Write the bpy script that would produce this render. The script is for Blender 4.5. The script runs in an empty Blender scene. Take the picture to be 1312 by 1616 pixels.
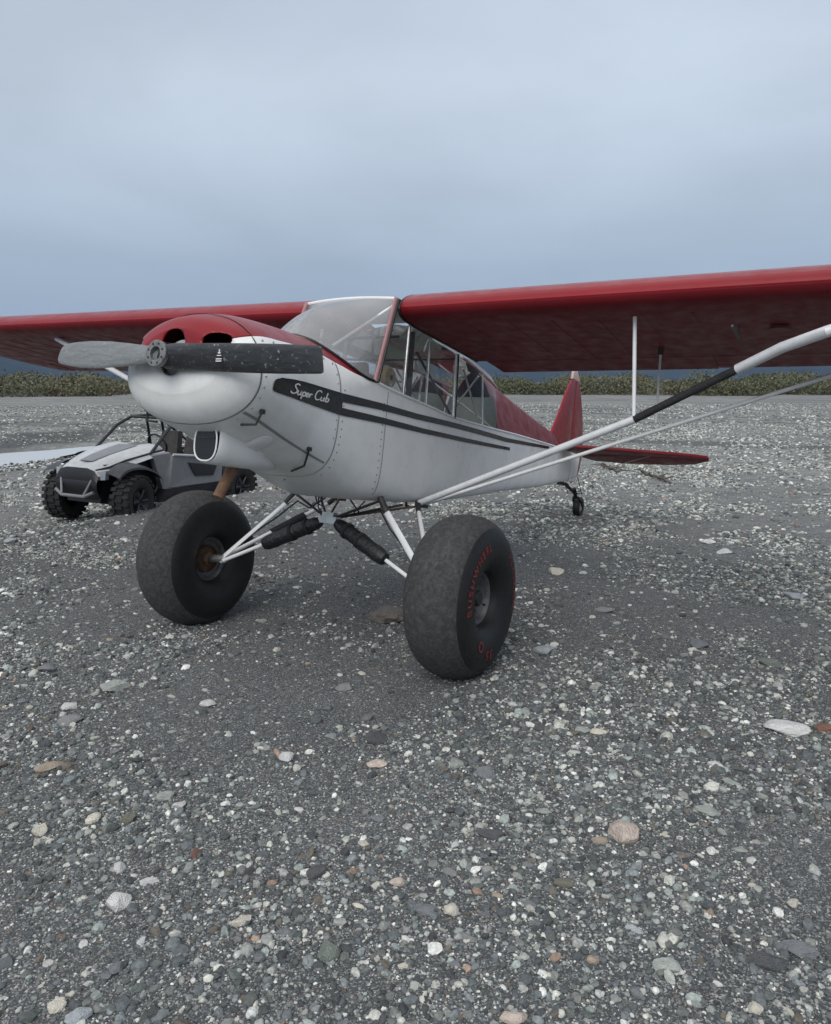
import bpy, bmesh, math, random
import numpy as np
from mathutils import Vector, Matrix, noise as mnoise
R = math.radians
S = bpy.context.scene
C = S.collection
random.seed(7); rng = np.random.default_rng(11)

# ------------------------------------------------------------------ camera
CAM = Vector((4.301, 2.914, 1.6935))
cam_d = bpy.data.cameras.new('camera'); cam = bpy.data.objects.new('camera', cam_d); C.objects.link(cam)
_yaw, _pit = 3.64792856, -0.16747
_f = Vector((math.cos(_yaw)*math.cos(_pit), math.sin(_yaw)*math.cos(_pit), math.sin(_pit)))
_r = Vector((math.sin(_yaw), -math.cos(_yaw), 0)); _u = _r.cross(_f)
cam.matrix_world = Matrix(((_r.x, _u.x, -_f.x, CAM.x), (_r.y, _u.y, -_f.y, CAM.y), (_r.z, _u.z, -_f.z, CAM.z), (0, 0, 0, 1)))
cam_d.sensor_fit = 'HORIZONTAL'; cam_d.sensor_width = 36; cam_d.lens = 1214.8/1312*36
cam_d.clip_start = 0.05; cam_d.clip_end = 20000
S.camera = cam
S.view_settings.view_transform = 'Standard'; S.view_settings.look = 'None'
S.view_settings.exposure = 0.33; S.view_settings.gamma = 1; S.view_settings.use_curve_mapping = False

# ------------------------------------------------------------------ world: overcast sky
SKYW = 9.0
SUN_EL, SUN_AZ = R(40), R(5)          # azimuth measured from +X towards +Y
W = bpy.data.worlds.new('World'); S.world = W; W.use_nodes = True
nt = W.node_tree; nt.nodes.clear(); N = nt.nodes.new; L = nt.links.new
out = N('ShaderNodeOutputWorld'); bg_sky = N('ShaderNodeBackground'); bg_cl = N('ShaderNodeBackground'); mixw = N('ShaderNodeMixShader')
sky = N('ShaderNodeTexSky'); sky.sky_type = 'NISHITA'; sky.sun_disc = False; sky.sun_elevation = SUN_EL; sky.sun_rotation = R(90)-SUN_AZ
bg_sky.inputs['Strength'].default_value = 0.07; L(sky.outputs[0], bg_sky.inputs[0])
tc = N('ShaderNodeTexCoord'); sep = N('ShaderNodeSeparateXYZ'); L(tc.outputs['Generated'], sep.inputs[0])
def wm(op, a, b=None, clamp=False):
    n = N('ShaderNodeMath'); n.operation = op; n.use_clamp = clamp
    for i, v in enumerate((a, b)):
        if v is None: continue
        if isinstance(v, (int, float)): n.inputs[i].default_value = v
        else: L(v, n.inputs[i])
    return n.outputs[0]
zz = wm('MAXIMUM', sep.outputs[2], 0.0)
den = wm('ADD', zz, 0.16)
cx_, cy_ = wm('DIVIDE', sep.outputs[0], den), wm('DIVIDE', sep.outputs[1], den)
cmb = N('ShaderNodeCombineXYZ'); L(cx_, cmb.inputs[0]); L(cy_, cmb.inputs[1])
n1 = N('ShaderNodeTexNoise'); n1.noise_dimensions = '4D'; n1.inputs['W'].default_value = SKYW; n1.inputs['Scale'].default_value = 0.8; n1.inputs['Detail'].default_value = 5; n1.inputs['Roughness'].default_value = .5; n1.inputs['Distortion'].default_value = .4
L(cmb.outputs[0], n1.inputs['Vector'])
rampv = N('ShaderNodeValToRGB'); L(zz, rampv.inputs[0])
rampv.color_ramp.elements[0].position = 0.0; rampv.color_ramp.elements[0].color = (.36, .42, .51, 1)
rampv.color_ramp.elements[1].position = 1.0; rampv.color_ramp.elements[1].color = (.98, .99, 1.0, 1)
for p, c in ((.07, (.365, .435, .535, 1)), (.14, (.372, .452, .555, 1)), (.20, (.45, .54, .65, 1)), (.25, (.50, .59, .70, 1)), (.33, (.545, .635, .74, 1)), (.46, (.49, .575, .695, 1)), (.62, (.66, .71, .78, 1))):
    e = rampv.color_ramp.elements.new(p); g_ = .3*c[0]+.55*c[1]+.15*c[2]; e.color = (*[q*.85+g_*.15 for q in c[:3]], 1)
rn = N('ShaderNodeMapRange'); L(n1.outputs['Fac'], rn.inputs[0]); rn.inputs[1].default_value = .36; rn.inputs[2].default_value = .64; rn.inputs[3].default_value = .89; rn.inputs[4].default_value = 1.15
# cloud contrast grows away from the horizon
cf = N('ShaderNodeMapRange'); L(zz, cf.inputs[0]); cf.inputs[1].default_value = .02; cf.inputs[2].default_value = .3
mx = N('ShaderNodeMix'); mx.data_type = 'FLOAT'; L(cf.outputs[0], mx.inputs[0]); mx.inputs[2].default_value = 1.0; L(rn.outputs[0], mx.inputs[3])
vm = N('ShaderNodeVectorMath'); vm.operation = 'SCALE'; L(rampv.outputs[0], vm.inputs[0]); L(mx.outputs[0], vm.inputs['Scale'])
L(vm.outputs[0], bg_cl.inputs[0]); bg_cl.inputs[1].default_value = 0.875
mixw.inputs[0].default_value = 0.9
L(bg_sky.outputs[0], mixw.inputs[1]); L(bg_cl.outputs[0], mixw.inputs[2]); L(mixw.outputs[0], out.inputs[0])

sun_d = bpy.data.lights.new('sun', 'SUN'); sun_d.energy = 1.5; sun_d.angle = R(38); sun_d.color = (1, .965, .92)
sun = bpy.data.objects.new('sun', sun_d); C.objects.link(sun)
sd = Vector((math.cos(SUN_EL)*math.cos(SUN_AZ), math.cos(SUN_EL)*math.sin(SUN_AZ), math.sin(SUN_EL)))
sun.rotation_euler = (-sd).to_track_quat('-Z', 'Y').to_euler()

# ------------------------------------------------------------------ materials
def new_mat(name):
    m = bpy.data.materials.new(name); m.use_nodes = True
    return m, m.node_tree, m.node_tree.nodes['Principled BSDF']
def nd(t, typ, **kw):
    n = t.nodes.new(typ)
    for k, v in kw.items():
        if k in n.inputs.keys(): n.inputs[k].default_value = v
        else: setattr(n, k, v)
    return n
def mixc(t, fac, a, b, mode='MIX'):
    n = t.nodes.new('ShaderNodeMix'); n.data_type = 'RGBA'; n.blend_type = mode
    for i, v in ((0, fac), (6, a), (7, b)):
        if isinstance(v, (int, float)): n.inputs[i].default_value = v
        elif isinstance(v, tuple): n.inputs[i].default_value = (*v[:3], 1)
        else: t.links.new(v, n.inputs[i])
    return n.outputs[2]
def mapr(t, v, a, b, c=0., d=1.):
    n = t.nodes.new('ShaderNodeMapRange'); t.links.new(v, n.inputs[0])
    for i, q in enumerate((a, b, c, d)): n.inputs[i+1].default_value = q
    return n.outputs[0]
def paint(name, col, rough=.35, var=.12, scale=3., bump=.0, bscale=40., metal=0., dirt=None, dirt_amt=.35, coat=0.):
    m, t, p = new_mat(name)
    tcn = nd(t, 'ShaderNodeTexCoord')
    n = nd(t, 'ShaderNodeTexNoise', Scale=scale, Detail=6., Roughness=.6); t.links.new(tcn.outputs['Object'], n.inputs['Vector'])
    lo = tuple(c*(1-var) for c in col); hi = tuple(min(1, c*(1+var)) for c in col)
    c = mixc(t, mapr(t, n.outputs['Fac'], .3, .7), lo, hi)
    if dirt:
        n2 = nd(t, 'ShaderNodeTexNoise', Scale=scale*2.7, Detail=8., Roughness=.7); t.links.new(tcn.outputs['Object'], n2.inputs['Vector'])
        c = mixc(t, mapr(t, n2.outputs['Fac'], .45, .8, 0, dirt_amt), c, dirt)
    t.links.new(c, p.inputs['Base Color'])
    n3 = nd(t, 'ShaderNodeTexNoise', Scale=scale*5, Detail=4.); t.links.new(tcn.outputs['Object'], n3.inputs['Vector'])
    t.links.new(mapr(t, n3.outputs['Fac'], .3, .7, rough*.8, min(1, rough*1.25)), p.inputs['Roughness'])
    p.inputs['Metallic'].default_value = metal
    if coat: p.inputs['Coat Weight'].default_value = coat; p.inputs['Coat Roughness'].default_value = .12
    if bump:
        n4 = nd(t, 'ShaderNodeTexNoise', Scale=bscale, Detail=5.); t.links.new(tcn.outputs['Object'], n4.inputs['Vector'])
        b = nd(t, 'ShaderNodeBump', Strength=bump, Distance=.01); t.links.new(n4.outputs['Fac'], b.inputs['Height']); t.links.new(b.outputs[0], p.inputs['Normal'])
    return m
M = {}
M['white'] = paint('white_paint', (.84, .84, .82), .33, .05, 1.5, .05, 6, dirt=(.36, .35, .32), dirt_amt=.3)
M['white2'] = paint('white_panel_paint', (.83, .83, .82), .42, .05, 2.5, .08, 9, dirt=(.4, .4, .38), dirt_amt=.3)
M['red'] = paint('red_paint', (.23, .007, .013), .36, .10, 2.0, .05, 8, dirt=(.20, .04, .04), dirt_amt=.2, coat=.1)
M['red'].node_tree.nodes['Principled BSDF'].inputs['Specular IOR Level'].default_value = .3
M['red_fabric'] = paint('red_wing_fabric', (.15, .007, .012), .5, .08, 2.0, .12, 5, dirt=(.09, .02, .02), dirt_amt=.25)
M['red_fabric'].node_tree.nodes['Principled BSDF'].inputs['Specular IOR Level'].default_value = .3
M['black'] = paint('black_paint', (.012, .012, .013), .3, .2, 4)
M['grey_paint'] = paint('pale_grey_paint', (.70, .71, .72), .35, .06, 6, dirt=(.25, .23, .2), dirt_amt=.3)
M['alu'] = paint('worn_aluminium', (.55, .55, .54), .42, .15, 9, .1, 60, metal=.85, dirt=(.2, .19, .17), dirt_amt=.5)
M['rim'] = paint('dusty_wheel_alloy', (.17, .16, .165), .5, .25, 14, .1, 60, metal=.5, dirt=(.06, .055, .05), dirt_amt=.7)
M['hub'] = paint('worn_hub_steel', (.22, .225, .22), .5, .35, 30, .2, 90, metal=.4, dirt=(.06, .06, .055), dirt_amt=.7)
M['dark_metal'] = paint('dark_steel_tube', (.045, .042, .04), .5, .3, 12, metal=.3)
M['rust'] = paint('rusty_exhaust_steel', (.20, .115, .065), .75, .3, 14, .3, 80, metal=.2, dirt=(.08, .05, .035), dirt_amt=.6)
M['foam'] = paint('black_foam_sleeve', (.018, .018, .02), .9, .2, 20, .6, 90)
M['bungee'] = paint('black_vinyl_cover', (.014, .014, .016), .42, .2, 15, .9, 45)
M['rubber'] = paint('tyre_rubber', (.036, .036, .037), .8, .2, 13, .5, 220, dirt=(.13, .13, .127), dirt_amt=.65)
M['rubber_side'] = paint('tyre_sidewall_rubber', (.007, .007, .0075), .55, .3, 22, .1, 60, dirt=(.02, .019, .018), dirt_amt=.4)
M['red_print'] = paint('red_tyre_lettering', (.30, .03, .03), .6, .35, 30, dirt=(.03, .02, .02), dirt_amt=.9)
M['white_print'] = paint('white_lettering', (.7, .7, .68), .5, .1, 10)
M['trim'] = paint('dark_seam_trim', (.10, .095, .09), .5, .2, 10)
M['seam'] = paint('panel_seam_shade', (.30, .30, .29), .5, .1, 10)
M['int_dark'] = paint('dark_cabin_upholstery', (.045, .042, .040), .8, .3, 10, .3, 30)
M['int_grey'] = paint('cabin_grey_panel', (.30, .30, .28), .7, .2, 6)
M['bulkhead'] = paint('grey_green_bulkhead', (.22, .25, .22), .7, .1, 6)
M['tan'] = paint('tan_sheepskin', (.38, .30, .19), .95, .3, 30, .8, 60)
M['seat_red'] = paint('faded_red_seat', (.16, .035, .035), .85, .2, 14, .3, 40)
M['pink_trim'] = paint('faded_pink_red_trim', (.50, .27, .27), .4, .12, 10)
M['snow_white'] = paint('white_tube_paint', (.78, .78, .78), .35, .05, 10)
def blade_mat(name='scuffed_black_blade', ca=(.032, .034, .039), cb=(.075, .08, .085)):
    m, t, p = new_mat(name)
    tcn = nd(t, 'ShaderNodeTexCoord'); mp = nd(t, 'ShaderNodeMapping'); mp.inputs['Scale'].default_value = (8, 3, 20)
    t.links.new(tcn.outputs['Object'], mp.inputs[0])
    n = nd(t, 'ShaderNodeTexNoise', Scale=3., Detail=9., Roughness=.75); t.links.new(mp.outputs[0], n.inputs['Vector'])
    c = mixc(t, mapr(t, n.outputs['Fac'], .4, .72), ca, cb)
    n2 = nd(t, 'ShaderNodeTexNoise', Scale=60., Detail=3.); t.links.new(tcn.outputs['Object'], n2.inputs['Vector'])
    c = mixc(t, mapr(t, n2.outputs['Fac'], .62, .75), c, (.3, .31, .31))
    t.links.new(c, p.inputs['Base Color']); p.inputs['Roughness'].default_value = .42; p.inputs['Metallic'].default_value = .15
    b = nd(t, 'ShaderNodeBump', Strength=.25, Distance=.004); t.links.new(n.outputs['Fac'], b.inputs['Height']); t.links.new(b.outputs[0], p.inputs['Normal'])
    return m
M['blade'] = blade_mat(); M['blade_lit'] = blade_mat('worn_lit_blade', (.14, .148, .15), (.24, .25, .255))  # far blade: paler copy of the worn finish, reflected sky painted into its colour
def glass_mat(name, haze_sheen, tint=(.9, .93, .94), base=.04):
    m, t, p = new_mat(name); t.nodes.remove(p)
    o = [n for n in t.nodes if n.type == 'OUTPUT_MATERIAL'][0]
    tr = nd(t, 'ShaderNodeBsdfTransparent'); tr.inputs[0].default_value = (*tint, 1)
    gl = nd(t, 'ShaderNodeBsdfGlossy'); gl.inputs['Roughness'].default_value = .06
    df = nd(t, 'ShaderNodeBsdfDiffuse'); df.inputs[0].default_value = (.88, .89, .9, 1)  # white share: slight scratch haze plus sky reflection painted into the glass
    fr = nd(t, 'ShaderNodeFresnel'); fr.inputs[0].default_value = 1.62 if haze_sheen > .2 else 1.22
    m1 = nd(t, 'ShaderNodeMixShader'); m2 = nd(t, 'ShaderNodeMixShader')
    n = nd(t, 'ShaderNodeTexNoise', Scale=5., Detail=6.); tcn = nd(t, 'ShaderNodeTexCoord'); t.links.new(tcn.outputs['Object'], n.inputs['Vector'])
    t.links.new(mapr(t, n.outputs['Fac'], .3, .7, haze_sheen*.88, haze_sheen*1.1), m1.inputs[0])
    t.links.new(tr.outputs[0], m1.inputs[1]); t.links.new(df.outputs[0], m1.inputs[2])
    t.links.new(fr.outputs[0], m2.inputs[0]); t.links.new(m1.outputs[0], m2.inputs[1]); t.links.new(gl.outputs[0], m2.inputs[2])
    t.links.new(m2.outputs[0], o.inputs[0])
    return m
M['windshield'] = glass_mat('windshield_plexiglass', .27)
M['window'] = glass_mat('side_window_plexiglass', .05, (.97, .98, .98))

# ------------------------------------------------------------------ helpers
def link(name, me, mat=None, parent=None, loc=None, smooth=True):
    o = bpy.data.objects.new(name, me); C.objects.link(o)
    if mat is not None:
        for mm in (mat if isinstance(mat, (list, tuple)) else [mat]): me.materials.append(mm)
    if parent is not None: o.parent = parent
    if loc is not None: o.location = loc
    if smooth and len(me.polygons):
        me.polygons.foreach_set('use_smooth', [True]*len(me.polygons))
        try: me.set_sharp_from_angle(angle=R(38))
        except Exception: pass
    return o
class MB:
    def __init__(s): s.v = []; s.f = []; s.m = []
    def add(s, vs, fs, mi=0):
        b = len(s.v); s.v += [tuple(v) for v in vs]; s.f += [tuple(i+b for i in f) for f in fs]; s.m += [mi]*len(fs); return b
    def box(s, c, d, rot=None, mi=0, bev=0.):
        hx, hy, hz = d[0]/2, d[1]/2, d[2]/2
        vs = [Vector((sx*hx, sy*hy, sz*hz)) for sx in (-1, 1) for sy in (-1, 1) for sz in (-1, 1)]
        if rot is not None: vs = [rot @ v for v in vs]
        vs = [v+Vector(c) for v in vs]
        s.add(vs, [(0, 1, 3, 2), (4, 6, 7, 5), (0, 4, 5, 1), (2, 3, 7, 6), (0, 2, 6, 4), (1, 5, 7, 3)], mi)
    def hexa(s, vs, mi=0):   # 8 corners: bottom ring 4, top ring 4
        s.add(vs, [(3, 2, 1, 0), (4, 5, 6, 7), (0, 1, 5, 4), (1, 2, 6, 5), (2, 3, 7, 6), (3, 0, 4, 7)], mi)
    def tube(s, pts, r, n=12, cap=True, flat=None, mi=0):
        pts = [Vector(p) for p in pts]; k = len(pts); rr = r if isinstance(r, (list, tuple)) else [r]*k
        rings = []; up = None
        for i, p in enumerate(pts):
            d = (pts[min(i+1, k-1)]-pts[max(i-1, 0)]).normalized()
            if up is None:
                ref = Vector(flat) if flat else (Vector((0, 0, 1)) if abs(d.z) < .9 else Vector((1, 0, 0)))
                a = (ref - d*ref.dot(d)).normalized()
            else: a = (up - d*up.dot(d)).normalized()
            up = a; b = d.cross(a); e = .42 if flat else 1.
            rings.append([p+(a*math.cos(2*math.pi*j/n)+b*e*math.sin(2*math.pi*j/n))*rr[i] for j in range(n)])
        vs = [q for rg in rings for q in rg]
        fs = [(i*n+j, i*n+(j+1) % n, (i+1)*n+(j+1) % n, (i+1)*n+j) for i in range(k-1) for j in range(n)]
        if cap: fs += [tuple(reversed(range(n))), tuple((k-1)*n+j for j in range(n))]
        s.add(vs, fs, mi)
    def lathe(s, prof, center, axis, n=48, mi=0, closed=False, mfun=None):
        ax = Vector(axis).normalized(); ref = Vector((0, 0, 1)) if abs(ax.z) < .9 else Vector((1, 0, 0))
        a = (ref-ax*ref.dot(ax)).normalized(); b = ax.cross(a); c = Vector(center)
        vs = [c+ax*x+(a*math.cos(2*math.pi*j/n)+b*math.sin(2*math.pi*j/n))*r for (x, r) in prof for j in range(n)]
        k = len(prof); base = len(s.v); s.v += [tuple(v) for v in vs]
        for i in range(k if closed else k-1):
            i2 = (i+1) % k
            for j in range(n):
                s.f.append((base+i*n+j, base+i*n+(j+1) % n, base+i2*n+(j+1) % n, base+i2*n+j)); s.m.append(mfun(i) if mfun else mi)
    def grid(s, rows, mi=0, closed=False):
        n = len(rows[0]); k = len(rows); b = len(s.v); s.v += [tuple(p) for r in rows for p in r]
        for i in range(k-1):
            for j in range(n if closed else n-1):
                s.f.append((b+i*n+j, b+i*n+(j+1) % n, b+(i+1)*n+(j+1) % n, b+(i+1)*n+j)); s.m.append(mi)
    def mesh(s, name):
        me = bpy.data.meshes.new(name); me.from_pydata(s.v, [], s.f); me.update()
        bm = bmesh.new(); bm.from_mesh(me)
        bm.faces.ensure_lookup_table()
        for i, f in enumerate(bm.faces): f.material_index = s.m[i]
        bmesh.ops.remove_doubles(bm, verts=bm.verts, dist=1e-5)
        bmesh.ops.recalc_face_normals(bm, faces=bm.faces)
        bm.to_mesh(me); bm.free(); return me
    def build(s, name, mat, parent=None, loc=None, smooth=True):
        return link(name, s.mesh(name), mat, parent, loc, smooth)
def empty(name, loc=(0, 0, 0), rot=(0, 0, 0)):
    o = bpy.data.objects.new(name, None); C.objects.link(o); o.location = loc; o.rotation_euler = rot; o.empty_display_size = .3; return o
def tag(o, label=None, cat=None, group=None, kind=None):
    for k, v in (('label', label), ('category', cat), ('group', group), ('kind', kind)):
        if v: o[k] = v
    return o
def modify(o, fn):
    """add modifiers through fn, bake the result, drop them"""
    fn(o); dg = bpy.context.evaluated_depsgraph_get(); dg.update()
    me = bpy.data.meshes.new_from_object(o.evaluated_get(dg)); o.modifiers.clear(); old = o.data; o.data = me; bpy.data.meshes.remove(old)
    return o
def cr(x, xs, ys):   # Catmull-Rom through table (xs ascending)
    i = int(np.clip(np.searchsorted(xs, x)-1, 0, len(xs)-2)); h = xs[i+1]-xs[i]; t = (x-xs[i])/h; t = min(max(t, 0), 1)
    d = lambda k: (ys[min(k+1, len(ys)-1)]-ys[max(k-1, 0)])/(xs[min(k+1, len(xs)-1)]-xs[max(k-1, 0)])
    return (2*t**3-3*t*t+1)*ys[i]+(t**3-2*t*t+t)*h*d(i)+(-2*t**3+3*t*t)*ys[i+1]+(t**3-t*t)*h*d(i+1)

# ------------------------------------------------------------------ terrain height
def vnoise(x, y, seed=0):
    x = np.asarray(x, float); y = np.asarray(y, float)
    xi = np.floor(x).astype(np.int64); yi = np.floor(y).astype(np.int64); fx = x-xi; fy = y-yi
    def hsh(a, b):
        n = (a*374761393+b*668265263+seed*1274126177) & 0xffffffff
        n = ((n ^ (n >> 13))*1274126177) & 0xffffffff
        return ((n ^ (n >> 16)) & 0xffff)/65535.
    u = fx*fx*(3-2*fx); v = fy*fy*(3-2*fy)
    return (hsh(xi, yi)*(1-u)+hsh(xi+1, yi)*u)*(1-v)+(hsh(xi, yi+1)*(1-u)+hsh(xi+1, yi+1)*u)*v
def fbm(x, y, sc, oct=4, seed=0):
    r = 0; a = .5
    for k in range(oct): r = r+a*vnoise(x*sc+17.3*k, y*sc-9.1*k, seed+k); sc *= 2.03; a *= .5
    return r-.5*(1-.5**oct)
def sstep(a, b, x): t = np.clip((x-a)/(b-a), 0, 1); return t*t*(3-2*t)
def ground_z(x, y):
    x = np.asarray(x, float); y = np.asarray(y, float)
    d = np.hypot(x-4.3, y-2.9)
    z = .05*fbm(x, y, .45, 3, 3)+.022*fbm(x, y, 2.3, 3, 9)*np.clip(1.2-d/25, .2, 1)+.10*fbm(x, y, .11, 2, 21)*sstep(10, 25, d)
    # keep level where the wheels stand
    for (a, b, s) in ((.36, 1.04, .5), (.36, -1.04, .5), (-5.28, 0, .4)):
        w = np.exp(-((x-a)**2+(y-b)**2)/(2*s*s)); z = z*(1-w)
    # low ground behind the gravel bank where the buggy is parked
    s = (-5.02)-(y+.16*(x+2)*0+.06*np.sin(x*1.7))-.18*np.clip(x+1, -6, 4)*0
    low = sstep(-.05, .45, s)*sstep(9, -1.0, x)
    bank = np.exp(-((s+.05)/.28)**2)*sstep(5, -.5, x)*sstep(-7, -4, x)
    z = z-.20*low+.035*bank
    # stream bed and the dark silt ridges beyond
    sx, sy = x+9.5, y+16.5
    u = (sx*.45-sy*.89)*-1; v = (sx*.89+sy*.45)          # u: away from camera
    return z
# stream: a ribbon running across behind the buggy
ST_A, ST_B = Vector((3.5, -13.0)), Vector((-13.0, -17.2))

def stream_d(x, y):
    ax, ay, bx, by = ST_A.x, ST_A.y, ST_B.x, ST_B.y
    t = ((x-ax)*(bx-ax)+(y-ay)*(by-ay))/((bx-ax)**2+(by-ay)**2)
    px, py = ax+t*(bx-ax), ay+t*(by-ay)
    nx, ny = -(by-ay), (bx-ax); nl = math.hypot(nx, ny)
    return ((x-px)*nx+(y-py)*ny)/nl, t

# ------------------------------------------------------------------ ground sheet
def build_ground():
    view = math.atan2(_f.y, _f.x)
    a1 = np.linspace(-R(38), R(38), 560); a2 = np.linspace(R(38), 2*math.pi-R(38), 90)[1:-1]
    ang = np.concatenate([a1, a2])+view
    rad = [.0]; r = .35
    while r < 9000:
        rad.append(r); r *= 1.019 if r < 60 else 1.05
    rad = np.array(rad[1:]); na = len(ang)
    X = CAM.x+np.outer(rad, np.cos(ang)); Y = CAM.y+np.outer(rad, np.sin(ang)); Z = ground_z(X, Y)
    sdist, t = stream_d(X, Y); Z = Z-.16*np.exp(-(sdist/1.7)**2)*sstep(-.6, -.1, t)*sstep(1.25, .95, t)
    vs = np.stack([X, Y, Z], -1).reshape(-1, 3)
    vs = np.vstack([vs, [[CAM.x, CAM.y, float(ground_z(CAM.x, CAM.y))]]])
    nr = len(rad); fs = []
    i, j = np.meshgrid(np.arange(nr-1), np.arange(na), indexing='ij'); j2 = (j+1) % na
    q = np.stack([i*na+j, i*na+j2, (i+1)*na+j2, (i+1)*na+j], -1).reshape(-1, 4)
    fs = [tuple(int(k) for k in f) for f in q]
    ctr = len(vs)-1; fs += [(ctr, (j+1) % na, j) for j in range(na)]
    me = bpy.data.meshes.new('ground'); me.from_pydata(vs.tolist(), [], fs); me.update()
    return me
def ground_mat():
    m, t, p = new_mat('grey_river_gravel')
    g = nd(t, 'ShaderNodeNewGeometry'); P = g.outputs['Position']
    def vor(sc, feat='F1', off=0.):
        mp = nd(t, 'ShaderNodeMapping'); mp.inputs['Location'].default_value = (off, off*.7, 0); t.links.new(P, mp.inputs[0])
        v = nd(t, 'ShaderNodeTexVoronoi', Scale=sc); v.feature = feat; t.links.new(mp.outputs[0], v.inputs['Vector']); return v
    def noi(sc, det=4., off=0., rough=.55):
        mp = nd(t, 'ShaderNodeMapping'); mp.inputs['Location'].default_value = (off, off*.3, 0); t.links.new(P, mp.inputs[0])
        v = nd(t, 'ShaderNodeTexNoise', Scale=sc, Detail=det, Roughness=rough); t.links.new(mp.outputs[0], v.inputs['Vector']); return v.outputs['Fac']
    # fine sand
    c = mixc(t, mapr(t, noi(1.1, 6.), .3, .7), (.072, .078, .083), (.112, .119, .124))
    vf = vor(210.); hs = nd(t, 'ShaderNodeSeparateColor'); t.links.new(vf.outputs['Color'], hs.inputs[0])
    c = mixc(t, mapr(t, hs.outputs[0], 0, 1, .0, .7), c, (.045, .045, .047))
    c = mixc(t, mapr(t, hs.outputs[1], .66, 1., 0, .9), c, (.34, .335, .32))
    # small pebbles in the sheet itself
    hts = [vf.outputs['Distance']]
    for sc, off, thr, amt in ((95., 3.1, .60, .85), (48., 7.7, .66, .9), (23., 12.2, .78, .85)):
        v = vor(sc, 'F1', off); s2 = nd(t, 'ShaderNodeSeparateColor'); t.links.new(v.outputs['Color'], s2.inputs[0])
        # clumping mask
        cl = mapr(t, noi(1.7, 3., off), .42, .62, -.22, .14)
        a = nd(t, 'ShaderNodeMath', operation='ADD'); t.links.new(s2.outputs[0], a.inputs[0]); t.links.new(cl, a.inputs[1])
        on = mapr(t, a.outputs[0], thr, thr+.02)
        rnd = mapr(t, v.outputs['Distance'], .34, .42, 1., 0.)
        mk = nd(t, 'ShaderNodeMath', operation='MULTIPLY'); t.links.new(on, mk.inputs[0]); t.links.new(rnd, mk.inputs[1])
        rp = nd(t, 'ShaderNodeValToRGB'); t.links.new(s2.outputs[1], rp.inputs[0]); rp.color_ramp.interpolation = 'CONSTANT'
        cols = [(.07, .075, .085), (.14, .15, .155), (.10, .12, .125), (.23, .23, .22), (.17, .135, .11), (.38, .37, .34), (.15, .17, .18), (.52, .51, .48)]
        rp.color_ramp.elements[0].color = (*cols[0], 1); rp.color_ramp.elements[1].position = .9; rp.color_ramp.elements[1].color = (*cols[-1], 1)
        for k, cc in enumerate(cols[1:-1]):
            e = rp.color_ramp.elements.new((k+1)*.128); e.color = (*cc, 1)
        mk2 = nd(t, 'ShaderNodeMath', operation='MULTIPLY'); t.links.new(mk.outputs[0], mk2.inputs[0]); mk2.inputs[1].default_value = amt
        c = mixc(t, mk2.outputs[0], c, rp.outputs[0]); hts.append(mk.outputs[0])
    # drier, paler stone cover away from the track where the plane stands
    vd = nd(t, 'ShaderNodeVectorMath', operation='DISTANCE'); t.links.new(P, vd.inputs[0]); vd.inputs[1].default_value = (2.5, 1.0, 0)
    far = mapr(t, vd.outputs['Value'], 5.5, 15.)
    nz = mapr(t, noi(.35, 5., 2.), .3, .7, .35, 1.)
    fm = nd(t, 'ShaderNodeMath', operation='MULTIPLY'); t.links.new(far, fm.inputs[0]); t.links.new(nz, fm.inputs[1])
    vq = vor(9., 'F1', 5.); sq = nd(t, 'ShaderNodeSeparateColor'); t.links.new(vq.outputs['Color'], sq.inputs[0])
    pale = mixc(t, mapr(t, sq.outputs[0], 0, 1), (.18, .18, .175), (.40, .395, .37))
    f2 = nd(t, 'ShaderNodeMath', operation='MULTIPLY'); t.links.new(fm.outputs[0], f2.inputs[0]); f2.inputs[1].default_value = .8
    c = mixc(t, f2.outputs[0], c, pale)
    # long damp silt streaks on the bar
    mp = nd(t, 'ShaderNodeMapping'); mp.inputs['Rotation'].default_value = (0, 0, R(-28)); mp.inputs['Scale'].default_value = (.16, .022, 1); t.links.new(P, mp.inputs[0])
    ns = nd(t, 'ShaderNodeTexNoise', Scale=3.2, Detail=5., Roughness=.6); t.links.new(mp.outputs[0], ns.inputs['Vector'])
    st = nd(t, 'ShaderNodeMath', operation='MULTIPLY'); t.links.new(mapr(t, ns.outputs['Fac'], .52, .62), st.inputs[0]); t.links.new(mapr(t, vd.outputs['Value'], 12, 18., 0, .75), st.inputs[1])
    c = mixc(t, st.outputs[0], c, (.085, .087, .085))
    sub_ = nd(t, 'ShaderNodeVectorMath', operation='SUBTRACT'); t.links.new(P, sub_.inputs[0]); sub_.inputs[1].default_value = (ST_A.x, ST_A.y, 0)
    dn_ = (ST_B-ST_A).normalized()
    def dotv(v):
        q = nd(t, 'ShaderNodeVectorMath', operation='DOT_PRODUCT'); t.links.new(sub_.outputs[0], q.inputs[0]); q.inputs[1].default_value = v; return q.outputs['Value']
    def mth(op, a, b):
        q = nd(t, 'ShaderNodeMath', operation=op)
        for k_, w_ in enumerate((a, b)):
            if isinstance(w_, (int, float)): q.inputs[k_].default_value = w_
            else: t.links.new(w_, q.inputs[k_])
        return q.outputs[0]
    vv, uu = dotv((-dn_.y, dn_.x, 0)), dotv((dn_.x, dn_.y, 0))
    wob = mth('MULTIPLY_ADD', noi(.22, 4., 9.), 5.0); wob.node.inputs[2].default_value = -2.5
    vv = mth('ADD', vv, wob)
    band = mth('ADD', mth('MULTIPLY', mapr(t, vv, 1.8, 2.6), mapr(t, vv, 6.8, 5.0)), mth('MULTIPLY', mapr(t, vv, 10.5, 11.5), mapr(t, vv, 15., 13.)))
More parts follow.
